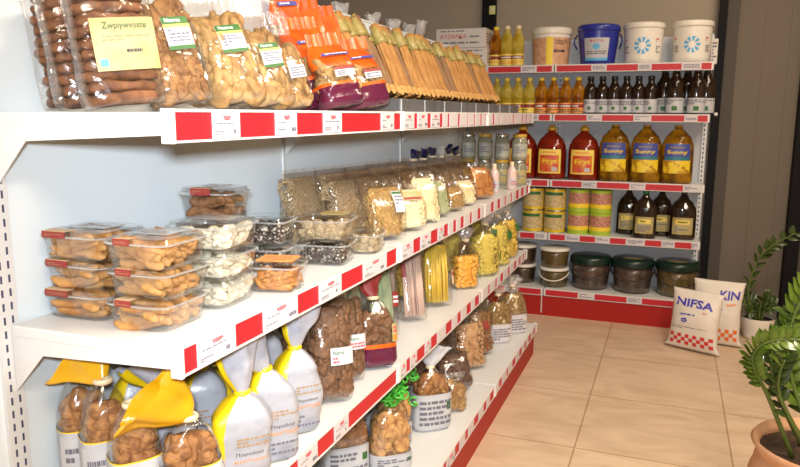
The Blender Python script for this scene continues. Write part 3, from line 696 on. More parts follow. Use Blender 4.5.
# tubs on the lowest shelf
def tub(name, label, loc, w, h, fillm, lid, lidh, wirem, taper=.90, group=None, cat='tub', lblm=None, body=None):
    t = thing(name, label, cat, loc, 0, 0, group); f = turned([(0, taper), (1, 1)], w, w, h)
    if body: MB().surf(f, 30, 6, closed=True, cap0=True).obj('tub_body', body, t, True)
    else:
        MB().surf(turned([(0, taper * .97), (1, .97)], w, w, h * .93), 28, 4, closed=True, cap0=True, cap1=True).obj('contents', fillm, t, True)
        MB().surf(f, 28, 4, closed=True, cap0=True).obj('tub_wall', 'tub_clear', t, True)
    l_ = MB().surf(turned([(0, 1.03), (.12, 1.06), (.7, 1.06), (.86, 1.02), (1, .97)], w, w, lidh), 32, 8, closed=True, cap0=True, cap1=True).obj('lid', lid, t, True, (0, 0, h - .002))
    if wirem:
        pts = []
        for k in range(17):
            a = PI * k / 16; pts.append((-math.cos(a) * w * .535, -math.sin(a) * w * .555, h * .93 - math.sin(a) * h * .50))
        MB().tube(pts, .0042, 7).obj('carry_handle', wirem, t, True)
    return t, f
for c, (px, Y) in enumerate(((522, 4.91), (554, 4.86))):
    for r in range(2):
        tub('preserve_tub', 'small brown tub with white lid, %s of the stack %s' % (['lower', 'upper'][r], ['half hidden in the corner', 'beside the green-lidded tubs'][c]), (bx(px, 275, Y), Y, Z5 + r * .136), .195, .115, 'brine_brown' if c == 0 else 'brine_olive', 'lid_white', .019, 'lid_white' if (r, c) == (0, 1) else None, .92, 'brown tubs with white lids')
for i, (px, fm, nm) in enumerate(((590, 'brine_dark', 'beside the white-lidded stack'), (632, 'brine_dark', 'second, with a dark band of contents'), (676.5, 'brine_olive', 'at the end with olive-green contents'))):
    Y = 4.90
    t, f = tub('olive_tub', 'wide tub with dark green lid, %s' % nm, (bx(px, 280, Y), Y, Z5), .262, .175, fm, 'lid_green', .050, 'cap_dark', .90, 'green-lidded olive tubs')
    if i: MB().surf(lambda u, v: Vector((.065 * math.cos(2 * PI * u) * v, -.03 + .028 * math.sin(2 * PI * u) * v, .2245)), 14, 2, closed=True).obj('sticker', 'paper_cream', t)
# buckets on the uppermost shelf
def bucket(name, label, px0, px1, Y, h, body, lid, lidh, kind):
    x0, x1 = bx(px0, 45, Y), bx(px1, 45, Y); w = x1 - x0
    t, f = tub(name, label, ((x0 + x1) / 2, Y, Z1), w * .95, h, None, lid, lidh, None, .93 if kind != 'blue' else .84, 'buckets on the uppermost far shelf', 'bucket', body=body)
    s_ = shift(f, .0012)
    if kind == 'flower':
        l_ = MB(); cu, cv = .75, .50
        for k in range(9):
            a = 2 * PI * k / 9; r0, r1 = .5, 1.0
            pet = lambda u, v, a=a: s_(cu + (.030 + .038 * v) * math.cos(a + (u - .5) * .42), cv + (.030 + .038 * v) * math.sin(a + (u - .5) * .42) * (w * PI / h) * .95)
            l_.surf(pet, 3, 3)
        l_.obj('flower_emblem', 'ink_sky', t)
        for a, b in ((.575, .635), (.865, .925)):
            lines(s_, a, b, .64, .70, 1, 'ink_red', t, 3, .8); lines(s_, a, b, .58, .63, 1, 'ink_black', t, 4, .7); lines(s_, a + .005, b - .005, .30, .50, 4, 'ink_grey', t, int(px0))
    elif kind == 'blue':
        l_ = MB().surf(s_, 14, 6, .645, .855, .20, .78).obj('label', 'paper_white', t, True); g = shift(f, .002)
        MB().surf(g, 10, 2, .645, .855, .12, .20).obj('printed_band', 'ink_sky', l_, True)
        word(g, 'ΦΕΤΑ', .69, .81, .66, .73, 'ink_red', l_); lines(g, .66, .84, .30, .42, 2, 'ink_grey', l_, 5)
        mb = MB()
        for k in range(6):
            a = k * 1.1; mb.surf(lambda u, v, a=a: g(.75 + .03 * v * math.cos(a + u), .53 + .09 * v * math.sin(a + u)), 3, 2)
        mb.obj('emblem', 'ink_sky', l_)
        for s in (-1, 1):
            pts = [(s * w * (.49 + .06 * math.sin(PI * k / 10)), -.04 * math.sin(PI * k / 10), h * (.92 - .42 * k / 10)) for k in range(11)]
            MB().tube(pts, .005, 7).obj('carry_handle', 'tub_blue', t, True)
    else:
        MB().surf(s_, 16, 4, .5, 1.0, .02, .88).obj('label', 'tub_print', t, True); g = shift(f, .002)
        MB().surf(g, 4, 3, .735, .79, .02, .90).obj('printed_band', 'ink_yellow', t, True)
        word(g, 'ταχινι', .80, .93, .64, .80, 'ink_black', t); lines(g, .80, .97, .40, .50, 1, 'ink_black', t, 9, .8)
bucket('food_bucket', 'brown printed tub with cream lid and yellow stripe', 531.5, 571.5, 4.93, .205, 'tub_white', 'lid_white', .045, 'print')
bucket('food_bucket', 'dark blue bucket with white label', 577, 620, 4.92, .215, 'tub_blue', 'tub_blue', .042, 'blue')
bucket('food_bucket', 'white bucket with blue flower emblem next to the blue bucket', 622.5, 664.5, 4.92, .222, 'tub_white', 'lid_white', .036, 'flower')
bucket('food_bucket', 'white bucket with blue flower emblem at the shelf end by the black post', 671, 713, 4.92, .222, 'tub_white', 'lid_white', .036, 'flower')
# white cartons above the corner, and a slim white pack by the post
for i, (z, dx) in enumerate(((Z1, 0), (Z1 + .1315, -.01))):
    x0, x1 = -1.58 + dx, -1.225 + dx
    t = thing('carton', 'flat white carton with red printing, %s of the stack above the straw bundles' % ['lower', 'upper'][i], 'box', ((x0 + x1) / 2, 4.94, z), group='white cartons in the corner')
    hw = (x1 - x0) / 2; bevel(MB().box(-hw, hw, -.11, .11, 0, .13).obj('box_body', 'carton', t), .004)
    g = lambda u, v: Vector((-hw + 2 * hw * u, -.1108, .13 * v)); g2 = lambda u, v: Vector((hw + .0008, -.11 + .22 * u, .13 * v))
    word(g, 'ΑΤΟΜΙΚΑ', .08, .62, .48, .70, 'ink_red', t); lines(g, .68, .92, .5, .66, 1, 'ink_grey', t, i); lines(g, .15, .88, .2, .34, 1, 'ink_grey', t, i + 4); lines(g, .1, .9, .82, .92, 1, 'ink_grey', t, i + 8)
    lines(g2, .1, .9, .2, .8, 4, 'ink_tan', t, i); MB().box(-hw, hw, -.004, .004, .1301, .1306).obj('tape', 'tie_cream', t)
t = thing('slim_pack', 'narrow white pack squeezed behind the last white bucket', 'pack', (bx(715.5, 50, 5.0), 5.02, Z1)); bevel(MB().box(-.028, .012, -.05, .05, 0, .155).obj('pack_body', 'carton', t), .003)
lines(lambda u, v: Vector((-.026 + .036 * u, -.0512, .155 * v)), .1, .9, .1, .9, 6, 'ink_grey', t, 3)

# ------------------------------------------------------------------ flour sacks on the floor
def sack(label, loc, rz, tilt, w, h, d, word_s, checkm, seed):
    t = thing('flour_sack', label, 'sack', loc, rad(rz), rad(tilt), 'flour sacks on the floor')
    off = Vector((seed * 2.0, 1.3, seed))
    def f(u, v):
        a = 2 * PI * u; c, s = math.cos(a), math.sin(a)
        sx = 1 + .16 * max(0, 1 - v / .12) ** 2 - .06 * math.sin(PI * v) + .03 * max(0, (v - .9) / .1); sy = max(.05, math.sin(PI * (.04 + .92 * v)) ** .6)
        p = Vector((math.copysign(abs(c) ** .75, c) * w / 2 * sx, math.copysign(abs(s) ** .8, s) * d / 2 * sy, v * h))
        k = 1 + .09 * noise.noise(p * 8 + off) + .04 * noise.noise(p * 22 + off)
        return Vector((p.x * (1 + .3 * (k - 1)), p.y * k, p.z + .012 * noise.noise(p * 9 + off) * (1 if v > .5 else 0)))
    MB().surf(f, 44, 30, closed=True, cap0=True, cap1=True).obj('sack_body', 'sack_white', t, True)
    g = shift(f, .0016); ge = even(g, .75)[0]
    word(ge, word_s, *((.565, .945) if seed == 1 else (.775, .97)), .72, .86, 'ink_blue', t)
    lines(g, .68, .78, .56, .60, 1, 'ink_blue', t, seed, .7); lines(g, .80, .88, .635, .665, 1, 'ink_red' if checkm == 'check_red' else 'ink_orange', t, seed + 1, .8); lines(g, .60, .85, .34, .40, 2, 'ink_grey', t, seed + 2, .3)
    mb = MB()
    mb.surf(lambda u, v: g(.715 + .02 * math.cos(PI + PI * u) * (.5 + .5 * v), .50 + .045 * math.sin(PI + PI * u) * (.5 + .5 * v)), 8, 2); mb.surf(lambda u, v: g(.70 + .03 * u, .50 + .012 * v), 4, 1); mb.obj('emblem', 'ink_blue', t)
    ck = MB()
    for r in range(3):
        for c in range(11):
            if (r + c) % 2 == 0: ck.surf(ge, 3, 3, .535 + c * .040, .535 + (c + 1) * .040, .07 + r * .062, .07 + (r + 1) * .062)
    ck.obj('checked_band', checkm, t)
sack('white flour sack with red checks standing in front of the red plinth', (.175, 4.285, .012), -24, 8, .285, .340, .11, 'NIFSA', 'check_red', 1)
sack('white flour sack with orange checks tucked behind the first sack', (.305, 4.47, .010), -10, 6, .275, .375, .10, 'KIN', 'check_orange', 5)

# ------------------------------------------------------------------ plants
def leaflets(parent, pts, size, n, m, seed, side=None, name='leaf', maxn=90):
    """paired glossy leaflets along a stem; each leaf a mesh of its own"""
    rnd = random.Random(seed); mb = MB()
    def lf(u, v):
        w = math.sin(PI * min(1, v * 1.02)) ** .8 * .33 * (1 - .35 * v); return Vector(((u - .5) * 2 * w, v, .12 * math.sin(v * 2.4) - .25 * abs(u - .5) * w * 2))
    me = bpy.data.meshes.get('leaf_' + m)
    if me is None: me = MB().surf(lf, 4, 8).mesh('leaf_' + m, m, True)
    for i in range(n):
        k = (i + .5) / n; q = .22 + .78 * k; x = q * (len(pts) - 1); j = min(int(x), len(pts) - 2); p = Vector(pts[j]).lerp(Vector(pts[j + 1]), x - j); d = (Vector(pts[j + 1]) - Vector(pts[j])).normalized()
        s = 1 if i % 2 else -1; sv = Vector(side).normalized() if side else d.cross(Vector((.3, -.9, .3))).normalized()
        yv = (d * .75 + sv * s * .9 + Vector((rnd.uniform(-.15, .15), rnd.uniform(-.15, .15), rnd.uniform(-.1, .2)))).normalized(); zv = (Vector((0, -.5, .8)) - yv * yv.dot(Vector((0, -.5, .8)))).normalized(); xv = yv.cross(zv)
        o = link(name, me, parent); sc = size * (1 - .35 * abs(k - .45)) * rnd.uniform(.9, 1.1)
        o.matrix_local = Matrix.Translation(p) @ Matrix((xv, yv, zv)).transposed().to_4x4() @ Matrix.Diagonal((sc, sc, sc, 1))
def arc(p, q, bow, n=12):
    p, q, bow = Vector(p), Vector(q), Vector(bow); return [p.lerp(q, i / (n - 1)) + bow * math.sin(PI * i / (n - 1)) for i in range(n)]
PX, PY = .505, 2.38
t = thing('terracotta_pot', 'large terracotta pot standing on the tiled floor, holding a glossy leafy plant', 'plant pot', (PX, PY, 0))
POT = [(0, .66), (.05, .70), (.35, .93), (.62, 1.0), (.80, .93), (.87, .88), (.92, .95), (.97, .99), (1, .95)]
pf = turned(POT, .43, .43, .350)
MB().surf(pf, 48, 30, closed=True, cap0=True).obj('pot_wall', 'terracotta', t, True)
MB().surf(turned([(0, .88), (.5, .86), (1, .95)], .43, .43, .06), 48, 6, closed=True).obj('pot_lip', 'terracotta', t, True, (0, 0, .290))
MB().surf(lambda u, v: Vector((.188 * v * math.cos(2 * PI * u), .188 * v * math.sin(2 * PI * u), .312 + .012 * noise.noise(Vector((u * 20, v * 8, 0))))), 30, 8, closed=True).obj('soil', 'soil', t, True)
t = thing('potted_plant', 'glossy green plant with arching fronds growing in the large terracotta pot', 'plant', (PX, PY, .315))
def stem_to(pts, m, seed, n, size, side=None):
    pts = [Vector(p) for p in pts]; s = MB().tube(pts, .0075, 8, r1=.003).obj('stem', 'stem_green', t, True); leaflets(s, pts, size, n, m, seed, side)
O = Vector((PX, PY, .315))
def spline(ps, n=16):
    out = []; ps = [ps[0]] + ps + [ps[-1]]
    for i in range(1, len(ps) - 2):
        for k in range(n // (len(ps) - 3)):
            x = k / (n // (len(ps) - 3)); a, b, c, d = (Vector(q) for q in ps[i - 1:i + 3])
            out.append(.5 * ((2 * b) + (c - a) * x + (2 * a - 5 * b + 4 * c - d) * x * x + (3 * b - a - 3 * c + d) * x ** 3))
    return out + [Vector(ps[-2])]
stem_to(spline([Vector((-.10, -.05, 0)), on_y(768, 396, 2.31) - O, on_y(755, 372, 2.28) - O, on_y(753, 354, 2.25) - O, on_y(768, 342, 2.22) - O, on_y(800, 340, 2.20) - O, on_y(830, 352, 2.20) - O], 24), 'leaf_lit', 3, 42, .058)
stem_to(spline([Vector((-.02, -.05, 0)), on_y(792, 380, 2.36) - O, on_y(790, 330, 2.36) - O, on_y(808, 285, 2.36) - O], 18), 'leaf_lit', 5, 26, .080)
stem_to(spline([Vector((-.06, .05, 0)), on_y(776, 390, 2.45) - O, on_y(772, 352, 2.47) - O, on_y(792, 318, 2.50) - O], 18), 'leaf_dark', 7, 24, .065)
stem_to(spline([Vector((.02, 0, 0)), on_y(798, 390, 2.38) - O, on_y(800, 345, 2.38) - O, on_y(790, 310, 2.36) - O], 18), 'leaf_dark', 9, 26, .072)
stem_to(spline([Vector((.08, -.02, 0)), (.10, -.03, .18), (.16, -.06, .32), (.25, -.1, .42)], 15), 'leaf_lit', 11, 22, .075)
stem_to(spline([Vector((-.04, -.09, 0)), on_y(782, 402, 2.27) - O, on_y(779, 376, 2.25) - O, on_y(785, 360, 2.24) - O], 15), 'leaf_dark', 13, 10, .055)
W0 = Vector((.555, 4.70, 0))
t = thing('white_pot', 'small white plant pot on the floor behind the flour sacks', 'plant pot', W0)
wf = turned([(0, .78), (.05, .82), (.9, 1), (1, 1)], .185, .185, .135)
MB().surf(wf, 30, 8, closed=True, cap0=True).obj('pot_wall', 'tub_white', t, True); MB().surf(lambda u, v: Vector((.09 * v * math.cos(2 * PI * u), .09 * v * math.sin(2 * PI * u), .12)), 20, 2, closed=True).obj('soil', 'soil', t, True)
t = thing('potted_plant', 'dark bushy plant with one tall leaning stem in the small white pot', 'plant', W0 + Vector((0, 0, .121)))
O = W0 + Vector((0, 0, .121))
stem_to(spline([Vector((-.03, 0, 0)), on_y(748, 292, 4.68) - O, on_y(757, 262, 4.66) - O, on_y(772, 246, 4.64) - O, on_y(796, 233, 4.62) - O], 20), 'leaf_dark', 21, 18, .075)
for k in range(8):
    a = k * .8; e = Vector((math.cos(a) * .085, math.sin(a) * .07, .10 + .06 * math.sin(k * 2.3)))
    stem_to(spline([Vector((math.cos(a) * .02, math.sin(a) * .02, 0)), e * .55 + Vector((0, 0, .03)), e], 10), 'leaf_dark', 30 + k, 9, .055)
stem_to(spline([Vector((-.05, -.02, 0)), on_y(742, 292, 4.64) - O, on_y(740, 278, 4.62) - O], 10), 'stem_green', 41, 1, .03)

# ------------------------------------------------------------------ goods on the top shelf
ZT, ZM, ZL, ZB = 1.3555, .9725, .6005, .1805
def at_x(px, X, z=ZT): p = on_x(px, 107, X); return Vector((X, p.y, z))
# packs of brown rusks: rusks lying in a pile inside cellophane
RK = .0180                                     # thickness of one rusk
def rusk_pack(label, px, X, rz, w, h, seed, lab):
    t = thing('rusk_pack', label, 'rusk pack', Vector((X, px, ZT)), rad(rz), rad(7), 'packs of brown rusks', rad(-6)); d = .070
    n = int(h / RK); f = pouch(w + .012, d + .010, n * RK + .03, 'block', .42, seed, .035); rn = random.Random(seed); seat(t, f)
    for k in range(n):
        link('rusk', piece('slab', 'rusk_brown', k % 3), t, (rn.uniform(-.004, .004), rn.uniform(-.003, .003), RK * .6 + k * RK), (0, rn.uniform(-.04, .04), rn.uniform(-.08, .08) + PI * (k % 2)), (w * .92, d * 1.30, .132))
    MB().surf(f, 40, 30, closed=True, cap0=True, cap1=True).obj('wrapper', 'film', t, True)
    MB().surf(lambda u, v: Vector(((u - .5) * w * .95, .02 * math.sin(u * 9), n * RK + .03 + v * .035)), 20, 4).obj('seal', 'film_soft', t, True)
    if lab:
        f0 = pouch(w + .012, d + .010, n * RK + .03, 'block', .42, seed, 0); g, ln_ = even(shift(f0, .0045), .42); a, b = ln_(lab[0]), ln_(lab[1])
        l_ = MB().surf(g, 26, 16, a, b, .22, .58).obj('label', 'paper_cream', t, True); q = even(shift(f0, .0058), .42)[0]; L = b - a
        word(q, 'Zwpiywvoste', a + .18 * L, b - .12 * L, .49, .55, 'ink_green', l_); lines(q, a + .15 * L, b - .1 * L, .42, .47, 2, 'ink_tan', l_, seed, .3)
        MB().surf(q, 4, 3, a + .06 * L, a + .18 * L, .25, .30).obj('printed_mark', 'ink_sky', l_); lines(q, a + .5 * L, a + .75 * L, .335, .365, 1, 'ink_black', l_, seed + 3, .7)
rusk_pack('brown rusk pack half hidden at the near end of the top shelf', 1.010, -1.015, 55, .104, .20, 1, None)
rusk_pack('brown rusk pack behind the foremost one, its cream label partly covered', .975, -.938, 55, .118, .20, 2, (.78, .875))
rusk_pack('foremost brown rusk pack, large cream label in full view', .940, -.845, 55, .120, .20, 3, (.70, .868))
GL = lambda a, b, c, d: (a, b, c, d, 'paper_white', [('#', 0, 1, .76, 1, 'label_green'), ('#', 0, 1, .66, .76, 'label_yellow'), ('Nutros', .12, .7, .82, .95, 'ink_white'), (4, .1, .9, .22, .62, 'ink_grey'), ('#', 0, 1, .0, .12, 'label_green')])
def lean_bag(label, px, X, w, d, h, seed, m, kind, n, size, labs, rz=62, tilt=14, corem=None, top=.06, core=.8, group='bags of pale rusks', roll=-9):
    return bag('rusk_bag', label, 'rusk bag', at_x(px, X) + Vector((0, 0, d * .5 * math.sin(rad(tilt)))), rz, w, d, h, 'pillow', tilt, seed, group, 'film', corem or m, core,
               [(kind, m, n, size, 'rusk', dict(v0=.06, v1=core, inset=.86))], labels=labs, seal=('film_soft', top), wob=.06, roll=roll)
lean_bag('tan rusk bag with green label next to the foremost brown rusk pack', 182, -.835, .118, .09, .225, 11, 'rusk_tan', 'disc', 54, .046, [GL(.735, .82, .38, .64)])
lean_bag('pale rusk bag with tilted green label, second bag from the brown rusk packs', 238, -.825, .122, .10, .215, 12, 'rusk_pale', 'disc', 44, .058, [GL(.715, .80, .42, .68)], tilt=16)
lean_bag('pale rusk bag with green label, third bag from the brown rusk packs', 273, -.835, .108, .09, .205, 13, 'rusk_pale', 'disc', 42, .054, [GL(.72, .81, .36, .62)], tilt=16)
lean_bag('plain pale rusk bag behind the first two green-labelled ones', 214, -.985, .12, .08, .25, 14, 'rusk_pale', 'disc', 40, .046, [], tilt=8)
lean_bag('plain pale rusk bag at the back, beside the orange-topped bags', 268, -.985, .12, .08, .235, 15, 'rusk_pale', 'disc', 40, .044, [], tilt=8)
lean_bag('narrow pale rusk bag with small white label, against the orange bags', 298, -.87, .075, .08, .185, 16, 'rusk_pale', 'disc', 30, .040, [(.69, .83, .36, .52, 'paper_white', [(4, .1, .9, .1, .9, 'ink_grey')])], tilt=14)
# orange and purple printed bags
def orange_bag(label, px, X, seed, rz=64, tilt=12, h=.20, w=.125, lb=None, hv=.60, pv=.32, roll=-8):
    d = .085
    bag('snack_bag', label, 'snack bag', at_x(px, X) + Vector((0, 0, d * .5 * math.sin(rad(tilt)))), rz, w, d, h, 'pillow', tilt, seed, 'orange and purple bags', 'film', 'rusk_tan', .70,
        [('disc', 'rusk_pale', 34, .042, 'rusk', dict(v0=pv, v1=hv + .04, inset=.9))], bands=[(0, pv, 'purple_film', 'printed_bottom'), (pv, pv + .05, 'orange_film', 'printed_stripe'), (hv, .999, 'orange_film', 'printed_top')],
        labels=(lb or []) + [(.66, .84, hv + .16, hv + .20, 'label_blue', [(1, .1, .9, .2, .8, 'ink_white')])], seal=('orange_film', .035), wob=.17, roll=roll)
LB = lambda a, b: [(a, b, .42, .56, 'paper_white', [('#', 0, 1, .72, 1, 'label_red'), (3, .1, .9, .1, .65, 'ink_grey')])]
orange_bag('orange-topped bag with purple bottom squeezed next to the pale rusks', 322, -.885, 21, tilt=14, h=.215)
orange_bag('orange-topped bag with purple bottom and white label, standing in front', 343, -.805, 22, lb=LB(.70, .80), h=.165, tilt=16)
orange_bag('orange-topped bag with purple bottom and white label beside the straw bundles', 369, -.805, 23, lb=LB(.72, .82), h=.17, tilt=16)
orange_bag('tall orange-topped bag at the back near the wall panel, behind the two labelled ones', 324, -1.0, 24, tilt=6, h=.30, w=.11, hv=.45, pv=.2)
orange_bag('tall orange-topped bag at the back, closest to the first straw bundle', 341, -1.0, 25, tilt=6, h=.295, w=.10, hv=.45, pv=.2)
orange_bag('orange-tipped bag rising behind the pale rusks', 303, -1.02, 26, tilt=4, h=.31, w=.10, hv=.78, pv=.2)

# straw bundles leaning on the panel, standing on a low riser
t = thing('display_riser', 'low grey riser under the row of straw bundles', 'riser', (-.93, 2.95, ZT))
rm = MB().box(-.15, .13, -.86, .94, 0, .046); bevel(rm.obj('riser_body', 'riser_grey', t), .004)
for k in range(8): MB().box(.1301, .132, -.86 + .224 * k, -.855 + .224 * k, .002, .044).obj('divider', 'panel_grey', t)
SG = 'straw bundles leaning in a row'
def straw(i, y, m, seed):
    rn = random.Random(seed); h = .275 + rn.uniform(-.008, .008); tl = 23 + rn.uniform(-3, 3); w = .052
    t = thing('straw_bundle', '%s straw bundle with olive top, %s of the row counting from the orange bags' % ('tan' if m == 'straw_tan' else 'brown', ['1st', '2nd', '3rd'][i] if i < 3 else '%d%s' % (i + 1, {21: 'st', 22: 'nd', 23: 'rd'}.get(i + 1, 'th'))), 'straw bundle', (-.935 + rn.uniform(-.008, .008), y, ZT + .0465 + .016), rad(90 + rn.uniform(-7, 7)), rad(tl), SG, rad(rn.uniform(-1, 1)))
    off = Vector((seed * 1.1, 0, 0))
    def f(u, v):
        a = 2 * PI * u; s_ = 1.18 - .28 * v + .16 * max(0, 1 - v / .12); k = 1 + .10 * math.sin(9 * a + seed) + .08 * noise.noise(Vector((math.cos(a) * 3, math.sin(a) * 3, v * 2)) + off)
        return Vector((math.cos(a) * w / 2 * s_ * k, math.sin(a) * .019 * s_ * k, v * h + (.006 * math.sin(7 * a + seed) if v < .02 else 0)))
    MB().surf(f, 36, 12, closed=True, cap0=True, cap1=True).obj('straws', m, t, True)
    MB().surf(shift(f, .003), 36, 3, v0=0, v1=.11, closed=True).obj('frayed_end', 'straw_end', t, True)
    def head(u, v):
        a = 2 * PI * u; k = 1.12 - .62 * max(0, (v - .55) / .45) ** 1.5; p = Vector((math.copysign(abs(math.cos(a)) ** .6, math.cos(a)) * w * .57 * k, math.sin(a) * (.026 - .016 * v), h * (.74 + .28 * v)))
        return p + Vector((0, .004 * noise.noise(p * 40 + off), .006 * noise.noise(p * 30 + off)))
    MB().surf(head, 30, 8, closed=True, cap0=True, cap1=True).obj('olive_top', 'straw_olive', t, True)
rnd = random.Random(77)
for i in range(25): straw(i, 2.135 + i * .0725, 'straw_brown' if i in (2, 3, 6, 13, 14, 20) else 'straw_tan', 300 + i)
# clear bags standing on the shelf of the other side, their tops showing over the panel
for i, (y, h, hm) in enumerate(((2.74, .425, 'film_white'), (3.06, .425, 'film_white'), (3.29, .425, 'film_white'), (3.50, .43, 'film_white'), (3.74, .475, 'film_white'))):
    bag('plastic_bag', 'cloudy plastic bag top poking over the panel, %s from the orange bags' % ORD[i], 'plastic bag', (-1.31 - .03 * (i == 4), y, ZT), 90, .16, .11, h * .82, 'tied', 0, 60 + i, 'plastic bags behind the panel', hm, 'rusk_tan' if i % 2 else 'noodle_tan', .62,
        top=(hm, (0, .1 - .1 * i, 1), (1, 0, 0), h * .18 + .03, .12, .05, .01), tie='tie_cream', wob=.1, res=(28, 18))

# ------------------------------------------------------------------ goods on the middle shelf: clear boxes
def clam(label, loc, rz, w, d, h, food, group, lab=None, seed=0, strip=None):
    """clear hinged box: tapered tray, flat lid with a rim, food pieces inside"""
    t = thing('clear_food_box', label, 'food box', loc, rad(rz), 0, group); rn = random.Random(seed)
    def rr(sx, sy, z): return lambda u, v=0: Vector((math.copysign(abs(math.cos(2 * PI * u)) ** .32, math.cos(2 * PI * u)) * sx / 2, math.copysign(abs(math.sin(2 * PI * u)) ** .32, math.sin(2 * PI * u)) * sy / 2, z))
    def tr(u, v): return rr(w * (.86 + .08 * v), d * (.86 + .08 * v), .001 + h * .80 * v)(u)
    MB().surf(tr, 40, 5, closed=True, cap0=True).obj('tray', 'clam', t, True)
    def rim(u, v):
        k = [.94, 1.0, 1.0, .95, .93][min(4, int(v * 4 + .01))]; z = h * [.79, .79, .835, .84, .84][min(4, int(v * 4 + .01))]; return rr(w * k, d * k, z)(u)
    MB().surf(rim, 48, 4, closed=True).obj('rim', 'clam_rim', t, False)
    def lid(u, v): s_ = [.95, .90, .875, .6, .25][min(4, int(v * 4 + .01))]; z = h * [.84, .97, .985, .985, .985][min(4, int(v * 4 + .01))]; return rr(w * s_, d * s_, z)(u)
    MB().surf(lid, 48, 4, closed=True, cap1=True).obj('lid', 'clam', t, False)
    kind, m, n, size, nm = food[:5]; W, Dp = w * .86, d * .86
    if kind == 'stick':
        nl = max(2, n // 6); k = 0
        for L in range(nl):
            for r in range(n // nl):
                z = h * (.17 + .54 * L / (nl - .5)); x = rn.uniform(-.006, .006); y = -Dp * .40 + Dp * .80 * r / (n // nl - 1)
                s_ = Dp * .92 if False else W * .92; link(nm, piece('stick', m, k % 3), t, (x, y, z + rn.uniform(0, .004)), (rn.uniform(0, 6), rn.uniform(-.06, .06), rn.uniform(-.2, .2)), (s_ * rn.uniform(.80, 1), .160, .130)); k += 1
            for r in range(2): pass
    else:
        for k in range(n):
            L = k * 3 // n; x = rn.uniform(-.38, .38) * W; y = rn.uniform(-.38, .38) * Dp
            if k % 3: # prefer the visible sides
                if rn.random() < .5: y = -Dp * .36
                else: x = W * .36
            link(nm, piece(kind, m, k % 3), t, (x, y, max(h * (.15 + .22 * L), size * .5 + .002)), (rn.uniform(-.7, .7), rn.uniform(-.7, .7), rn.uniform(0, 6)), size * rn.uniform(.85, 1.15))
        q = MB().surf(lambda u, v: rr(W * .82, Dp * .82, .004 + h * .58 * v)(u), 24, 4, closed=True, cap0=True, cap1=True); q.obj('filling', m, t, True)
    if lab:                                       # paper band over the front of the lid
        x0, x1, y0, y1, lm = lab; z = h * .988 + .0008
        l_ = MB().box(x0 * w, x1 * w, y0 * d, y1 * d, z, z + .0008).obj('label', lm, t)
        lines(lambda u, v: Vector((w * (x0 + (x1 - x0) * u), d * (y0 + (y1 - y0) * v), z + .0014)), .1, .9, .15, .85, 3, 'ink_tan', l_, seed, .35)
    if strip:                                     # sticker folded over the rim onto the side
        a, b, sm = strip; s_ = MB(); z = h
        s_.box(w * a, w * b, -d * .505, -d * .500, z * .78, z * 1.0); s_.box(w * a, w * b, -d * .505, -d * .30, z * .995, z * .995 + .0008, 1); o = s_.obj('sticker', [sm, 'paper_tan'], t)
        lines(lambda u, v: Vector((w * (a + (b - a) * u), -d * .507, z * (.80 + .17 * v))), .1, .9, .2, .8, 2, 'ink_tan', o, seed, .4)
BH = .0555
for s, (x, y, nm) in enumerate(((-1.022, 1.035, 'near the slotted upright'), (-.866, 1.022, 'at the front edge'))):
    for k in range(3):
        clam('clear box of golden breadsticks, %s of the stack %s' % (['bottom', 'middle one', 'topmost'][k], nm), (x + .003 * k - .004, y + [0, .004, -.002][k], ZM + k * BH), [1, -1, 1.5][k] + s, .158 - .016 * s, .142, BH, ('stick', 'stick_golden', 24, .1, 'breadstick'), 'boxes of breadsticks',
             lab=(-.28, .25, -.12, .28, 'clam_rim') if k == 2 else None, seed=s * 10 + k, strip=(-.36 + .1 * s, -.02, 'label_red'))
for k in range(3):
    clam('clear box of white powdered cookies, %s of its stack' % ['bottom', 'middle one', 'topmost'][k], (-.868 + .004 * k, 1.185, ZM + k * .057), 4, .150, .150, .057, ('disc', 'cookie_white', 52, .036, 'cookie'), 'boxes of white cookies', lab=(-.3, .3, -.1, .3, 'clam_rim') if k == 2 else None, seed=30 + k)
for k in range(3):
    clam('clear box of brown cookies, %s' % ['bottom of the stack behind the white cookies', 'second in the stack behind the white cookies', 'standing highest behind the white cookies'][k], (-.985 + .01 * (k == 2), 1.355, ZM + k * .0725), 8, .135, .125, .072, ('stick', 'cookie_brown', 12, .1, 'cookie'), 'boxes of brown cookies', lab=(-.2, .2, -.1, .3, 'clam_rim') if k == 2 else None, seed=40 + k, strip=(-.2, .15, 'label_red') if k == 2 else None)
clam('clear box of orange-brown cookies with orange label on its lid', (-.795, 1.325, ZM), 12, .115, .105, .066, ('almond', 'cookie_orange', 46, .030, 'cookie'), None, lab=(-.36, .36, -.30, .36, 'label_orange'), seed=50)
for k in range(2):
    clam('clear box of black and white striped cookies, %s of the stack behind the orange-labelled box' % ['lower', 'upper'][k], (-.915, 1.485, ZM + k * .068), 10, .118, .115, .068, ('blob', 'cookie_dark', 26, .034, 'cookie'), 'boxes of striped cookies', seed=60 + k)
for k in range(2):
    clam('clear box of %s' % ['dark sprinkled cookies under the seed cookie box', 'seed-covered cookies with a pale label, on the dark sprinkled ones'][k], (-.832, 1.630, ZM + k * .062), 10, .150, .14, .062, ('blob', ['cookie_dark', 'cookie_seed'][k], 28, .032, 'cookie'), 'boxes of seed cookies', lab=(-.1, .36, -.1, .36, 'paper_cream') if k else None, seed=70 + k)
clam('small clear box of seed cookies beside the noodle packs', (-.80, 1.79, ZM), 12, .125, .12, .062, ('blob', 'cookie_seed', 26, .030, 'cookie'), None, seed=80)
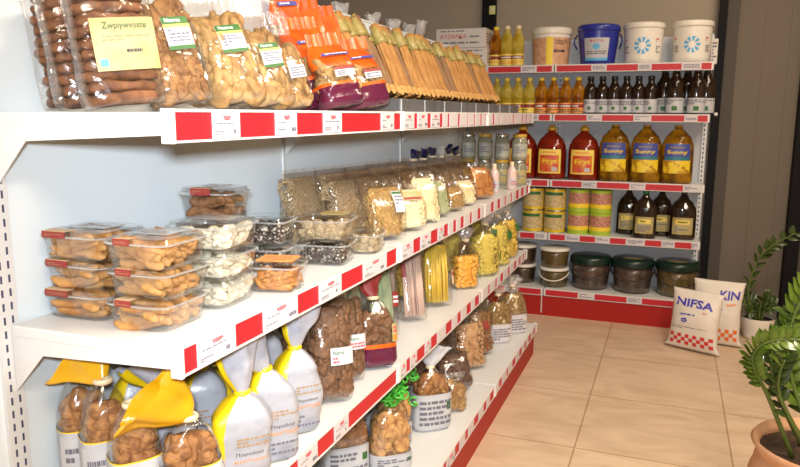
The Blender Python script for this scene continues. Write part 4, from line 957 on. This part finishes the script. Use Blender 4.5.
# packs of noodles and small pasta
def noodle(label, loc, rz, w, d, h, m, seed, kind='nest', n=16, size=.05, labs=(), wrap='film_brown', tilt=8, seal='film_brown', corem=None, solid=True):
    bag('noodle_pack', label, 'noodle pack', Vector(loc) + Vector((0, 0, d * .5 * math.sin(rad(tilt)))), rz, w, d, h, 'pillow', tilt, seed, 'packs of noodles and small pasta', wrap, corem or m, .93, [(kind, m, n, size, 'noodles', dict(v0=.05, v1=.84, inset=.86, solid=solid))], labels=labs, seal=(seal, .014), wob=.09, res=(30, 20), corek=.72)
NM = ['noodle_tan', 'noodle_brown', 'noodle_tan', 'noodle_gold']
y = 1.86
for i in range(5):
    noodle('tall tan noodle pack in the back row against the panel, %s from the clear boxes' % ORD[i], (-1.02, y + .205 * i, ZM), 80, .175, .085, .205 - .004 * i, ['noodle_tan', 'noodle_tan', 'noodle_brown'][i % 3], 100 + i, tilt=5)
for i in range(8):
    noodle('noodle pack in the middle row of the noodle packs, %s from the clear boxes' % ORD[i], (-.915, 1.95 + .19 * i, ZM), 76, .150, .075, .19 - .005 * i, ['noodle_tan', 'noodle_brown', 'noodle_brown', 'noodle_gold'][i % 4], 120 + i, tilt=10)
WL = lambda a, b, c, d, m='paper_white': [(a, b, c, d, m, [(4, .1, .9, .15, .8, 'ink_grey'), ('#', .05, .95, .84, .96, 'label_green')])]
noodle('golden noodle pack with white label at the shelf edge, nearest the clear boxes', (-.800, 1.975, ZM), 52, .135, .08, .165, 'noodle_gold', 141, labs=WL(.77, .87, .42, .82), tilt=16, wrap='film', n=22, size=.042)
noodle('cream pasta pack with red-printed label, second along the shelf edge', (-.79, 2.16, ZM), 52, .115, .075, .14, 'noodle_cream', 142, 'almond', 60, .024, [(.66, .86, .62, .84, 'paper_cream', [('#', .1, .9, .1, .35, 'label_red')])], tilt=16, wrap='film')
noodle('cream noodle pack, third along the shelf edge', (-.80, 2.345, ZM), 56, .12, .08, .165, 'noodle_cream', 143, tilt=14, wrap='film', n=22, size=.04)
noodle('grey-green noodle pack, fourth along the shelf edge', (-.805, 2.50, ZM), 56, .11, .07, .14, 'pasta_green', 144, 'almond', 50, .024, tilt=14)
noodle('small orange-brown pasta pack, fifth along the shelf edge', (-.795, 2.68, ZM), 58, .10, .07, .10, 'noodle_gold', 145, 'almond', 40, .022, tilt=14, wrap='film')
noodle('small pale pasta pack, sixth along the shelf edge', (-.795, 2.86, ZM), 58, .10, .07, .11, 'noodle_cream', 146, 'almond', 40, .022, tilt=14, wrap='film')
noodle('orange-brown pasta pack with dark corner mark, last along the shelf edge', (-.80, 3.12, ZM), 58, .13, .08, .15, 'cookie_orange', 147, 'almond', 40, .03, tilt=10, wrap='film', labs=[(.86, .94, .3, .5, 'label_blue', [])])
for i, (x, y, h) in enumerate(((-1.03, 2.76, .24), (-1.03, 2.89, .235), (-1.03, 3.02, .24), (-1.03, 3.15, .23), (-1.03, 3.28, .235), (-1.03, 3.41, .225))):
    bag('herb_bag', 'brown bag with navy ribbon top, %s along the rear of the noodle packs' % ORD[i], 'herb bag', (x, y + .085, ZM), 80, .098, .06, h * .78, 'tied', 0, 160 + i, 'navy-ribboned bags', 'film_brown', 'noodle_brown', .8, [('almond', 'noodle_brown', 24, .028, 'herbs', dict(solid=True))], top=('navy_film' if i != 3 else 'film_white', (.4 - .2 * i, 0, 1), (1, 0, 0), h * .22, .06, .03, .01), tie='tie_cream', res=(24, 16), wob=.1)
for i in range(4):
    for k in range(2):
        x = -1.055 + i * .095
        t = thing('glass_jar', 'glass jar of preserves at the far shelf end, %s row, %s from the panel' % (['lower', 'upper'][k], ORD[i]), 'jar', (x, 3.80, ZM + k * .1385), group='glass jars stacked two high')
        jf = turned([(0, .92), (.04, 1), (.80, 1), (.90, .86), (1, .84)], .084, .084, .122)
        MB().surf(jf, 24, 12, closed=True, cap0=True, cap1=True).obj('jar_glass', 'jar_glass', t, True)
        MB().surf(turned([(0, 1), (.8, 1), (1, .93)], .074, .074, .016), 24, 4, closed=True, cap0=True, cap1=True).obj('lid', 'can_metal' if (i + k) % 2 else 'cap_ochre', t, True, (0, 0, .122))
        lbm = MB().surf(shift(jf, .001), 12, 2, .66, .98, .15, .72).obj('label', 'paper_jar' if k else 'paper_cream', t, True)
        lines(shift(jf, .0018), .70, .94, .3, .6, 3, 'ink_grey', lbm, i)
for i, (x, y) in enumerate(((-.815, 3.42), (-.765, 3.60))):
    bottle('sauce_bottle', 'slim pinkish bottle at the shelf edge, %s' % ['beside the orange-brown pasta pack', 'in front of the glass jars'][i], (x, y, ZM), .052, .052, .125, ROUND, 'pink_bottle', 'cap_cream', .011, .016, rz=50, group='slim pinkish bottles', labels=[(.6, .9, .12, .45, 'paper_white', [(2, .1, .9, .2, .8, 'ink_red')])])

# ------------------------------------------------------------------ goods on the third shelf
TXT = [('Παξιμαδι', .50, .97, .74, .90, 'ink_black'), (5, .06, .36, .1, .85, 'ink_grey'), (2, .55, .95, .30, .5, 'ink_black')]
def loaf(label, loc, rz, h, seed, top=None, w=.092, d=.080):
    bag('bread_bag', label, 'bread bag', loc, rz, w, d, h, 'tied', 0, seed, 'bread bags with yellow tops', 'film', 'bread_brown', .82, [('blob', 'bread_brown', 16, .042, 'bread_piece', dict(v0=.5, v1=.84, inset=.86))],
        bands=[(.0, .60, 'paper_white', 'paper_sleeve'), (.598, .61, 'ink_yellow', 'sleeve_edge')], labels=[(.56, .98, .10, .57, 'paper_white', TXT)], top=top, tie='tie_cream', wob=.07, sh=.68)
loaf('bread bag with paper sleeve farthest back, beside the slotted upright', (-1.045, .995, ZL), 58, .255, 201)
loaf('bread bag with paper sleeve, second from the slotted upright', (-.962, .968, ZL), 56, .262, 202, ('yellow_print', (-.35, .5, .55), (.6, 0, 1), .085, .14, .05, .02))
loaf('bread bag with paper sleeve under the large yellow bag top', (-.880, .950, ZL), 54, .235, 203)
loaf('bread bag with paper sleeve and wide yellow top, at the shelf edge', (-.795, .998, ZL), 50, .205, 204, ('yellow_print', (-.75, -.05, .70), (.5, -.1, 1), .105, .15, .05, .02), w=.110, d=.092)
def flour(label, loc, rz, h, seed, ax, ln, fw, w=.108, d=.085, sp=(.42, .70), wr=True, tilt=0, dr=.01, wd=(1, .2, 0)):
    L = [(.72, .97, .08, .62, None, [('Παραδοσ', .15, .80, .60, .68, 'ink_black'), ('κριθαρι', .12, .88, .46, .55, 'ink_orange'), (3, .15, .9, .78, .98, 'ink_tan'), (3, .1, .85, .06, .34, 'ink_grey')])] if wr else []
    bag('printed_bag', label, 'printed bag', loc, rz, w, d, h, 'tied', tilt, seed, 'yellow and white printed bags', None, None, labels=L, split=('bright_yellow', 'white_film', sp[0], sp[1]), top=(('bright_yellow', 'white_film', .42, .62), ax, wd, ln, fw, .05, dr), tie='bright_yellow', wob=.13, sh=.76, ex=.5, lean=(seed % 3 - 1) * .014)
flour('yellow and white bag standing beside the widest yellow bread top', (-.915, 1.09, ZL), 46, .205, 211, (-.5, 0, .8), .10, .10)
flour('yellow and white bag at the front, tall white top knotted upright', (-.795, 1.145, ZL), 44, .195, 212, (-.12, .05, 1), .125, .105, w=.115)
flour('yellow and white bag with a yellow-edged folded top, second along the edge', (-.79, 1.275, ZL), 46, .205, 213, (-.55, -.1, .75), .11, .13)
flour('yellow and white bag with a broad twisted top, next to the brown cookie bag', (-.81, 1.415, ZL), 46, .205, 214, (.12, .05, 1), .105, .11)
flour('yellow and white bag in the back row behind the front knotted bag', (-.95, 1.22, ZL), 48, .20, 215, (.1, 0, 1), .10, .12)
flour('yellow and white bag in the back row behind the folded-top bag', (-.93, 1.37, ZL), 48, .20, 216, (-.3, 0, 1), .10, .12)
flour('yellow and white bag in the back row against the panel by the bread bags', (-1.02, 1.12, ZL), 48, .22, 217, (.2, 0, 1), .08, .10)
flour('yellow and white bag in the back row behind the twisted-top bag', (-.975, 1.51, ZL), 48, .20, 218, (.3, 0, 1), .10, .12)
def cookies(label, loc, rz, w, d, h, seed, lab, tilt=8):
    bag('cookie_bag', label, 'cookie bag', Vector(loc) + Vector((0, 0, d * .5 * math.sin(rad(tilt)))), rz, w, d, h, 'pillow', tilt, seed, 'bags of brown cookies', 'film', 'choc_cookie', .86, [('disc', 'choc_cookie', 62, .040, 'cookie', dict(v0=.05, v1=.86, inset=.88))], labels=lab, seal=('film_soft', .02), wob=.06)
CL = [(.74, .90, .34, .50, 'paper_white', [('Nutros', .1, .6, .6, .85, 'label_green'), (2, .1, .9, .1, .5, 'ink_red')])]
cookies('brown ring cookie bag with small white label, at the shelf edge', (-.805, 1.60, ZL), 42, .115, .085, .285, 221, CL)
cookies('brown ring cookie bag with white label, just behind the edge one', (-.825, 1.745, ZL), 44, .10, .08, .265, 222, CL)
cookies('brown ring cookie bag in the back row', (-.95, 1.70, ZL), 50, .12, .08, .26, 223, [])
bag('snack_bag', 'brown cookie bag with crimson ribbon top and purple bottom', 'snack bag', (-.800, 1.885, ZL + .008), 40, .125, .10, .20, 'tied', 8, 231, None, 'film', 'choc_cookie', .78, [('blob', 'choc_cookie', 20, .045, 'cookie', dict(v0=.3, v1=.8, inset=.88))],
    bands=[(0, .27, 'purple_film', 'printed_bottom'), (.27, .33, 'orange_film', 'printed_stripe')], labels=[(.83, .93, .35, .62, 'paper_cream', [('#', .1, .9, .1, .4, 'ink_orange'), (2, .1, .9, .5, .9, 'ink_red')])], top=('label_red', (-.15, .2, 1), (1, 0, 0), .10, .10, .04, 0), tie='tie_cream')
bag('snack_bag', 'dark purple-topped cookie bag behind the crimson-ribboned one', 'snack bag', (-.975, 1.87, ZL), 45, .12, .08, .22, 'tied', 4, 232, None, 'film', 'choc_cookie', .78, [('blob', 'choc_cookie', 20, .045, 'cookie', dict(v0=.3, v1=.8, inset=.88))], bands=[(0, .27, 'purple_film', 'printed_bottom')], top=('purple_film', (.1, 0, 1), (1, 0, 0), .09, .10, .04, 0), tie='tie_cream')
def longpasta(label, loc, rz, w, d, h, m, seed, lab=(), tilt=14):
    t = bag('pasta_pack', label, 'pasta pack', Vector(loc) + Vector((0, 0, d * .5 * math.sin(rad(tilt)))), rz, w, d, h, 'pillow', tilt, seed, 'packs of long pasta', 'film', labels=lab, seal=('film_soft', .03), wob=.07)
    rn = random.Random(seed); mb = MB()
    for k in range(60):
        a = rn.uniform(0, 6.28); r = rn.random() ** .5; x, y_ = r * math.cos(a) * w * .38, r * math.sin(a) * d * .32; b = rn.uniform(-.006, .006)
        mb.tube([(x, y_, .012), (x + b, y_, h * .45), (x * .95 - b, y_ * .8, h * .86)], .0042, 5)
    tag(mb.obj('long_pasta', m, t, True), kind='stuff')
longpasta('pale green long pasta pack leaning beside the crimson-topped bag', (-.875, 2.14, ZL), 40, .105, .07, .275, 'pasta_green', 241, [(.80, .90, .36, .54, 'label_red', [(2, .1, .9, .2, .8, 'ink_white')])])
longpasta('pinkish long pasta pack between the green and the yellow ones', (-.85, 2.37, ZL), 40, .10, .07, .285, 'pasta_pink', 242, [(.60, .68, .55, .72, 'label_red', [])])
longpasta('yellow long pasta pack between the pinkish and the orange one', (-.835, 2.60, ZL), 40, .125, .085, .275, 'pasta_yellow', 243, [(.86, .94, .3, .5, 'paper_tan', [('#', .1, .9, .6, .9, 'label_red')])], tilt=8)
longpasta('pale green long pasta pack in the back row near the panel', (-.99, 2.13, ZL), 46, .11, .07, .28, 'pasta_green', 244)
longpasta('pinkish long pasta pack in the back row near the panel', (-.98, 2.42, ZL), 46, .11, .07, .28, 'pasta_pink', 245)
def pastabag(label, loc, rz, w, d, h, m, kind, n, size, seed, lab=(), corem=None, wrap='film', group='bags of short pasta', top='film_soft', core=.8):
    bag('pasta_bag', label, 'pasta bag', loc, rz, w, d, h * .82, 'tied', 0, seed, group, wrap, corem or m, core, [(kind, m, n, size, 'pasta', dict(v0=.04, v1=core, inset=.9))], labels=lab, top=(top, (.1, .1, 1), (1, 0, 0), h * .22, w * .8, .04, 0), tie='tie_cream', wob=.07)
pastabag('orange short pasta bag, tied, next to the yellow long pasta', (-.82, 2.93, ZL), 42, .125, .10, .26, 'pasta_orange', 'almond', 60, .030, 251, [(.88, .95, .2, .45, 'label_green', [])], core=.66)
pastabag('yellow-green bow pasta bag past the orange one', (-.80, 3.20, ZL), 42, .145, .10, .30, 'pasta_farfalle', 'bow', 60, .035, 252, [(.87, .93, .3, .5, 'label_green', [])])
pastabag('yellow bow pasta bag with dark green marking, second from the far end of its shelf', (-.80, 3.44, ZL), 42, .145, .10, .31, 'pasta_farfalle', 'bow', 60, .035, 253, [(.64, .72, .5, .75, 'label_green', []), (.80, .90, .55, .7, 'label_green', [])])
pastabag('yellow bow pasta bag at the very end of the third shelf', (-.80, 3.66, ZL), 42, .13, .10, .30, 'pasta_yellow', 'bow', 60, .035, 254, [(.80, .9, .6, .75, 'label_green', [])])
for i, (yy, m) in enumerate(((2.68, 'pasta_yellow'), (2.95, 'noodle_brown'), (3.2, 'pasta_farfalle'), (3.45, 'noodle_brown'), (3.7, 'pasta_farfalle'))):
    pastabag('short pasta bag in the back row of the third shelf, %s after the long pasta' % ORD[i], (-.985, yy, ZL), 46, .14, .09, .30, m, 'almond', 40, .034, 260 + i)

# ------------------------------------------------------------------ goods on the lowest shelf
def sleeved(label, loc, rz, w, d, h, m, kind, n, size, seed, sl=(0, .45), top=None, group='sleeved bread bags', core=.84, wrap='film', tie='tie_cream'):
    curls = bool(top) and top[0] == 'tie_frill'
    t = bag('sleeved_bag', label, 'bread bag', loc, rz, w, d, h, 'tied', 0, seed, group, wrap, m, core, [(kind, m, n, size, 'bread_piece', dict(v0=sl[1] * .9, v1=core, inset=.88))], bands=[(sl[0], sl[1], 'paper_white', 'paper_sleeve')],
        labels=[(.58, .95, sl[0] + .05, sl[1] - .02, 'paper_white', [(5, .08, .92, .1, .9, 'ink_grey'), ('#', .80, .92, .55, .80, 'label_green')])], top=None if curls else top, tie=None if curls else tie)
    if curls:
        mb = MB(); rn = random.Random(seed)
        for k in range(60):
            c = Vector((rn.gauss(0, .028), rn.gauss(0, .024), h + .012 + abs(rn.gauss(0, .034)))); a0 = rn.uniform(0, 6.28); rr = rn.uniform(.008, .018); ax = Vector((rn.uniform(-1, 1), rn.uniform(-1, 1), rn.uniform(-1, 1))).normalized(); e1 = ax.orthogonal().normalized(); e2 = ax.cross(e1)
            mb.tube([c + (e1 * math.cos(a0 + q * .75) + e2 * math.sin(a0 + q * .75)) * rr + ax * (q * .0022) for q in range(10)], .0034, 5)
        mb.obj('ribbon_curls', 'tie_frill', t, True)
def frill(parent_loc, rz): pass
sleeved('sleeved bread bag half hidden under the shelf above, nearest of the lowest shelf', (-.945, 1.96, ZB), 42, .15, .11, .26, 'bread_brown', 'blob', 30, .05, 301)
sleeved('sleeved bread bag with curly green top at the lowest shelf edge', (-.825, 2.06, ZB), 40, .14, .115, .225, 'bread_warm', 'disc', 34, .062, 302, (0, .30), ('tie_frill', (.0, .0, 1), (1, 0, 0), .075, .095, .07, .0))
sleeved('sleeved bread bag with curly green top just behind the edge one', (-.870, 2.215, ZB), 40, .12, .09, .24, 'bread_warm', 'disc', 26, .06, 303, (0, .40), ('tie_frill', (.2, .3, 1), (1, 0, 0), .085, .10, .08, .0))
sleeved('sleeved bread bag in the back row behind the green-topped bags', (-1.01, 2.20, ZB), 42, .11, .11, .27, 'bread_brown', 'blob', 30, .05, 304)
sleeved('tall white-sleeved brown bread bag with pale flap top', (-.80, 2.41, ZB), 40, .15, .115, .235, 'bread_brown', 'blob', 24, .05, 305, (0, .62), ('paper_white', (.15, .25, .8), (1, 0, 0), .10, .15, .05, .02), core=.9)
sleeved('purple-topped sleeved bag in the back row', (-.96, 2.45, ZB), 44, .14, .10, .27, 'choc_cookie', 'blob', 24, .05, 306, (0, .4), ('purple_film', (.1, 0, 1), (1, 0, 0), .08, .10, .04, 0))
bag('roll_bag', 'small clear bag of pale rolls lying at the lowest shelf edge', 'bread bag', (-.755, 2.585, ZB), 42, .11, .085, .13, 'pillow', 6, 311, None, 'film', 'rusk_pale', .8, [('blob', 'rusk_pale', 14, .05, 'roll', {})], seal=('film_soft', .02))
def lowpack(label, loc, rz, w, d, h, m, kind, n, size, seed, tilt, labs=(), name='nut_pack', cat='nut pack', group=None, wrap='film_brown'):
    bag(name, label, cat, Vector(loc) + Vector((0, 0, d * .5 * math.sin(rad(tilt)))), rz, w, d, h, 'pillow', tilt, seed, group, wrap, m, .86, [(kind, m, n, size, 'piece', dict(v0=.04, v1=.86, inset=.88))], labels=labs, seal=('film_brown', .02), wob=.06)
lowpack('dark chocolate piece pack slumped on the lowest shelf beside the pale rolls', (-.80, 2.775, ZB), 40, .15, .09, .17, 'choc', 'blob', 40, .036, 312, 32, name='chocolate_pack', cat='chocolate pack', wrap='film')
lowpack('dark chocolate piece pack standing behind the slumped one', (-.995, 2.74, ZB), 42, .15, .08, .23, 'choc', 'blob', 30, .04, 313, 10, name='chocolate_pack', cat='chocolate pack')
lowpack('walnut pack with red corner label, front of the nut packs', (-.81, 3.06, ZB), 40, .15, .09, .24, 'nut_brown', 'almond', 70, .032, 314, 14, [(.88, .95, .3, .55, 'label_red', [])], group='nut packs', wrap='film')
lowpack('dark nut pack behind the walnut pack', (-.985, 3.02, ZB), 42, .15, .08, .26, 'choc_cookie', 'almond', 60, .032, 315, 4, group='nut packs')
lowpack('pale nut pack with red label between the walnuts and the shell pasta', (-.82, 3.27, ZB), 40, .13, .08, .24, 'rusk_tan', 'almond', 60, .032, 316, 12, [(.70, .80, .5, .66, 'label_red', [])], group='nut packs', wrap='film')
bag('snack_bag', 'purple-topped snack bag behind the shell pasta', 'snack bag', (-.995, 3.27, ZB), 44, .13, .10, .24, 'tied', 0, 317, None, 'film', 'choc_cookie', .8, [('blob', 'choc_cookie', 20, .05, 'cookie', dict(v0=.2, v1=.8))], top=('purple_film', (.1, 0, 1), (1, 0, 0), .09, .11, .05, 0), tie='tie_cream')
def shell(label, loc, seed, w=.155, h=.30):
    bag('pasta_bag', label, 'pasta bag', loc, 38, w, .12, h * .86, 'tied', 0, seed, 'bags of shell pasta', 'film', 'noodle_cream', .80, [('ring', 'noodle_gold', 46, .042, 'pasta', dict(v0=.36, v1=.82, inset=.9))], bands=[(0, .42, 'tag_white', 'paper_sleeve')],
        labels=[(.62, .9, .06, .38, 'tag_white', [(5, .1, .9, .1, .9, 'ink_grey')])], top=('film_soft', (.2, -.1, .9), (1, 0, 0), h * .2, w * .7, .05, .01), tie='tie_cream', wob=.07)
shell('shell pasta bag with white lower sleeve, at the very end of the lowest shelf', (-.765, 3.70, ZB), 321)
shell('shell pasta bag with white lower sleeve, beside the end one', (-.80, 3.51, ZB), 322, .135, .29)
shell('shell pasta bag in the back row at the far end', (-.945, 3.62, ZB), 323, .15, .30)

# ------------------------------------------------------------------ light: ceiling lamps and the photographer's flash
def lamp(name, x, y, e, sx, sy, c):
    t = thing(name, 'flat ceiling lamp panel above the aisle', 'ceiling lamp', (x, y, 2.999), group='ceiling lamps')
    MB().box(-sx / 2 - .02, sx / 2 + .02, -sy / 2 - .02, sy / 2 + .02, -.03, 0).obj('lamp_housing', 'white_metal', t)
    l = bpy.data.lights.new(name, 'AREA'); l.shape = 'RECTANGLE'; l.size = sx; l.size_y = sy; l.energy = e; l.color = c
    o = bpy.data.objects.new(name + '_light', l); col.objects.link(o); o.location = (x, y, 2.96)
for y, k in ((-.6, 1.6), (1.4, 2.25), (3.6, .72)): lamp('ceiling_lamp', .75, y, LAMP_E * k, .6, 1.2, (1, .83, .64))
l = bpy.data.lights.new('camera_flash', 'AREA'); l.shape = 'RECTANGLE'; l.size = .09; l.size_y = .06; l.energy = FLASH_E; l.color = (.90, .95, 1.0); l.spread = rad(76)
o = bpy.data.objects.new('camera_flash', l); col.objects.link(o)
o.matrix_world = Matrix.Translation(Vector((0, 0, H)) - AY * 0 + Vector((.0, -.03, .075))) @ R.to_4x4()
w = bpy.data.worlds.new('world'); scene.world = w; w.use_nodes = True
w.node_tree.nodes['Background'].inputs[0].default_value = (.9, .85, .8, 1); w.node_tree.nodes['Background'].inputs[1].default_value = .15
scene.view_settings.view_transform = 'Standard'; scene.view_settings.look = 'None'; scene.view_settings.exposure = 0; scene.view_settings.gamma = 1
scene.cycles.transparent_max_bounces = 32; scene.cycles.max_bounces = 8; scene.cycles.caustics_reflective = False; scene.cycles.caustics_refractive = False
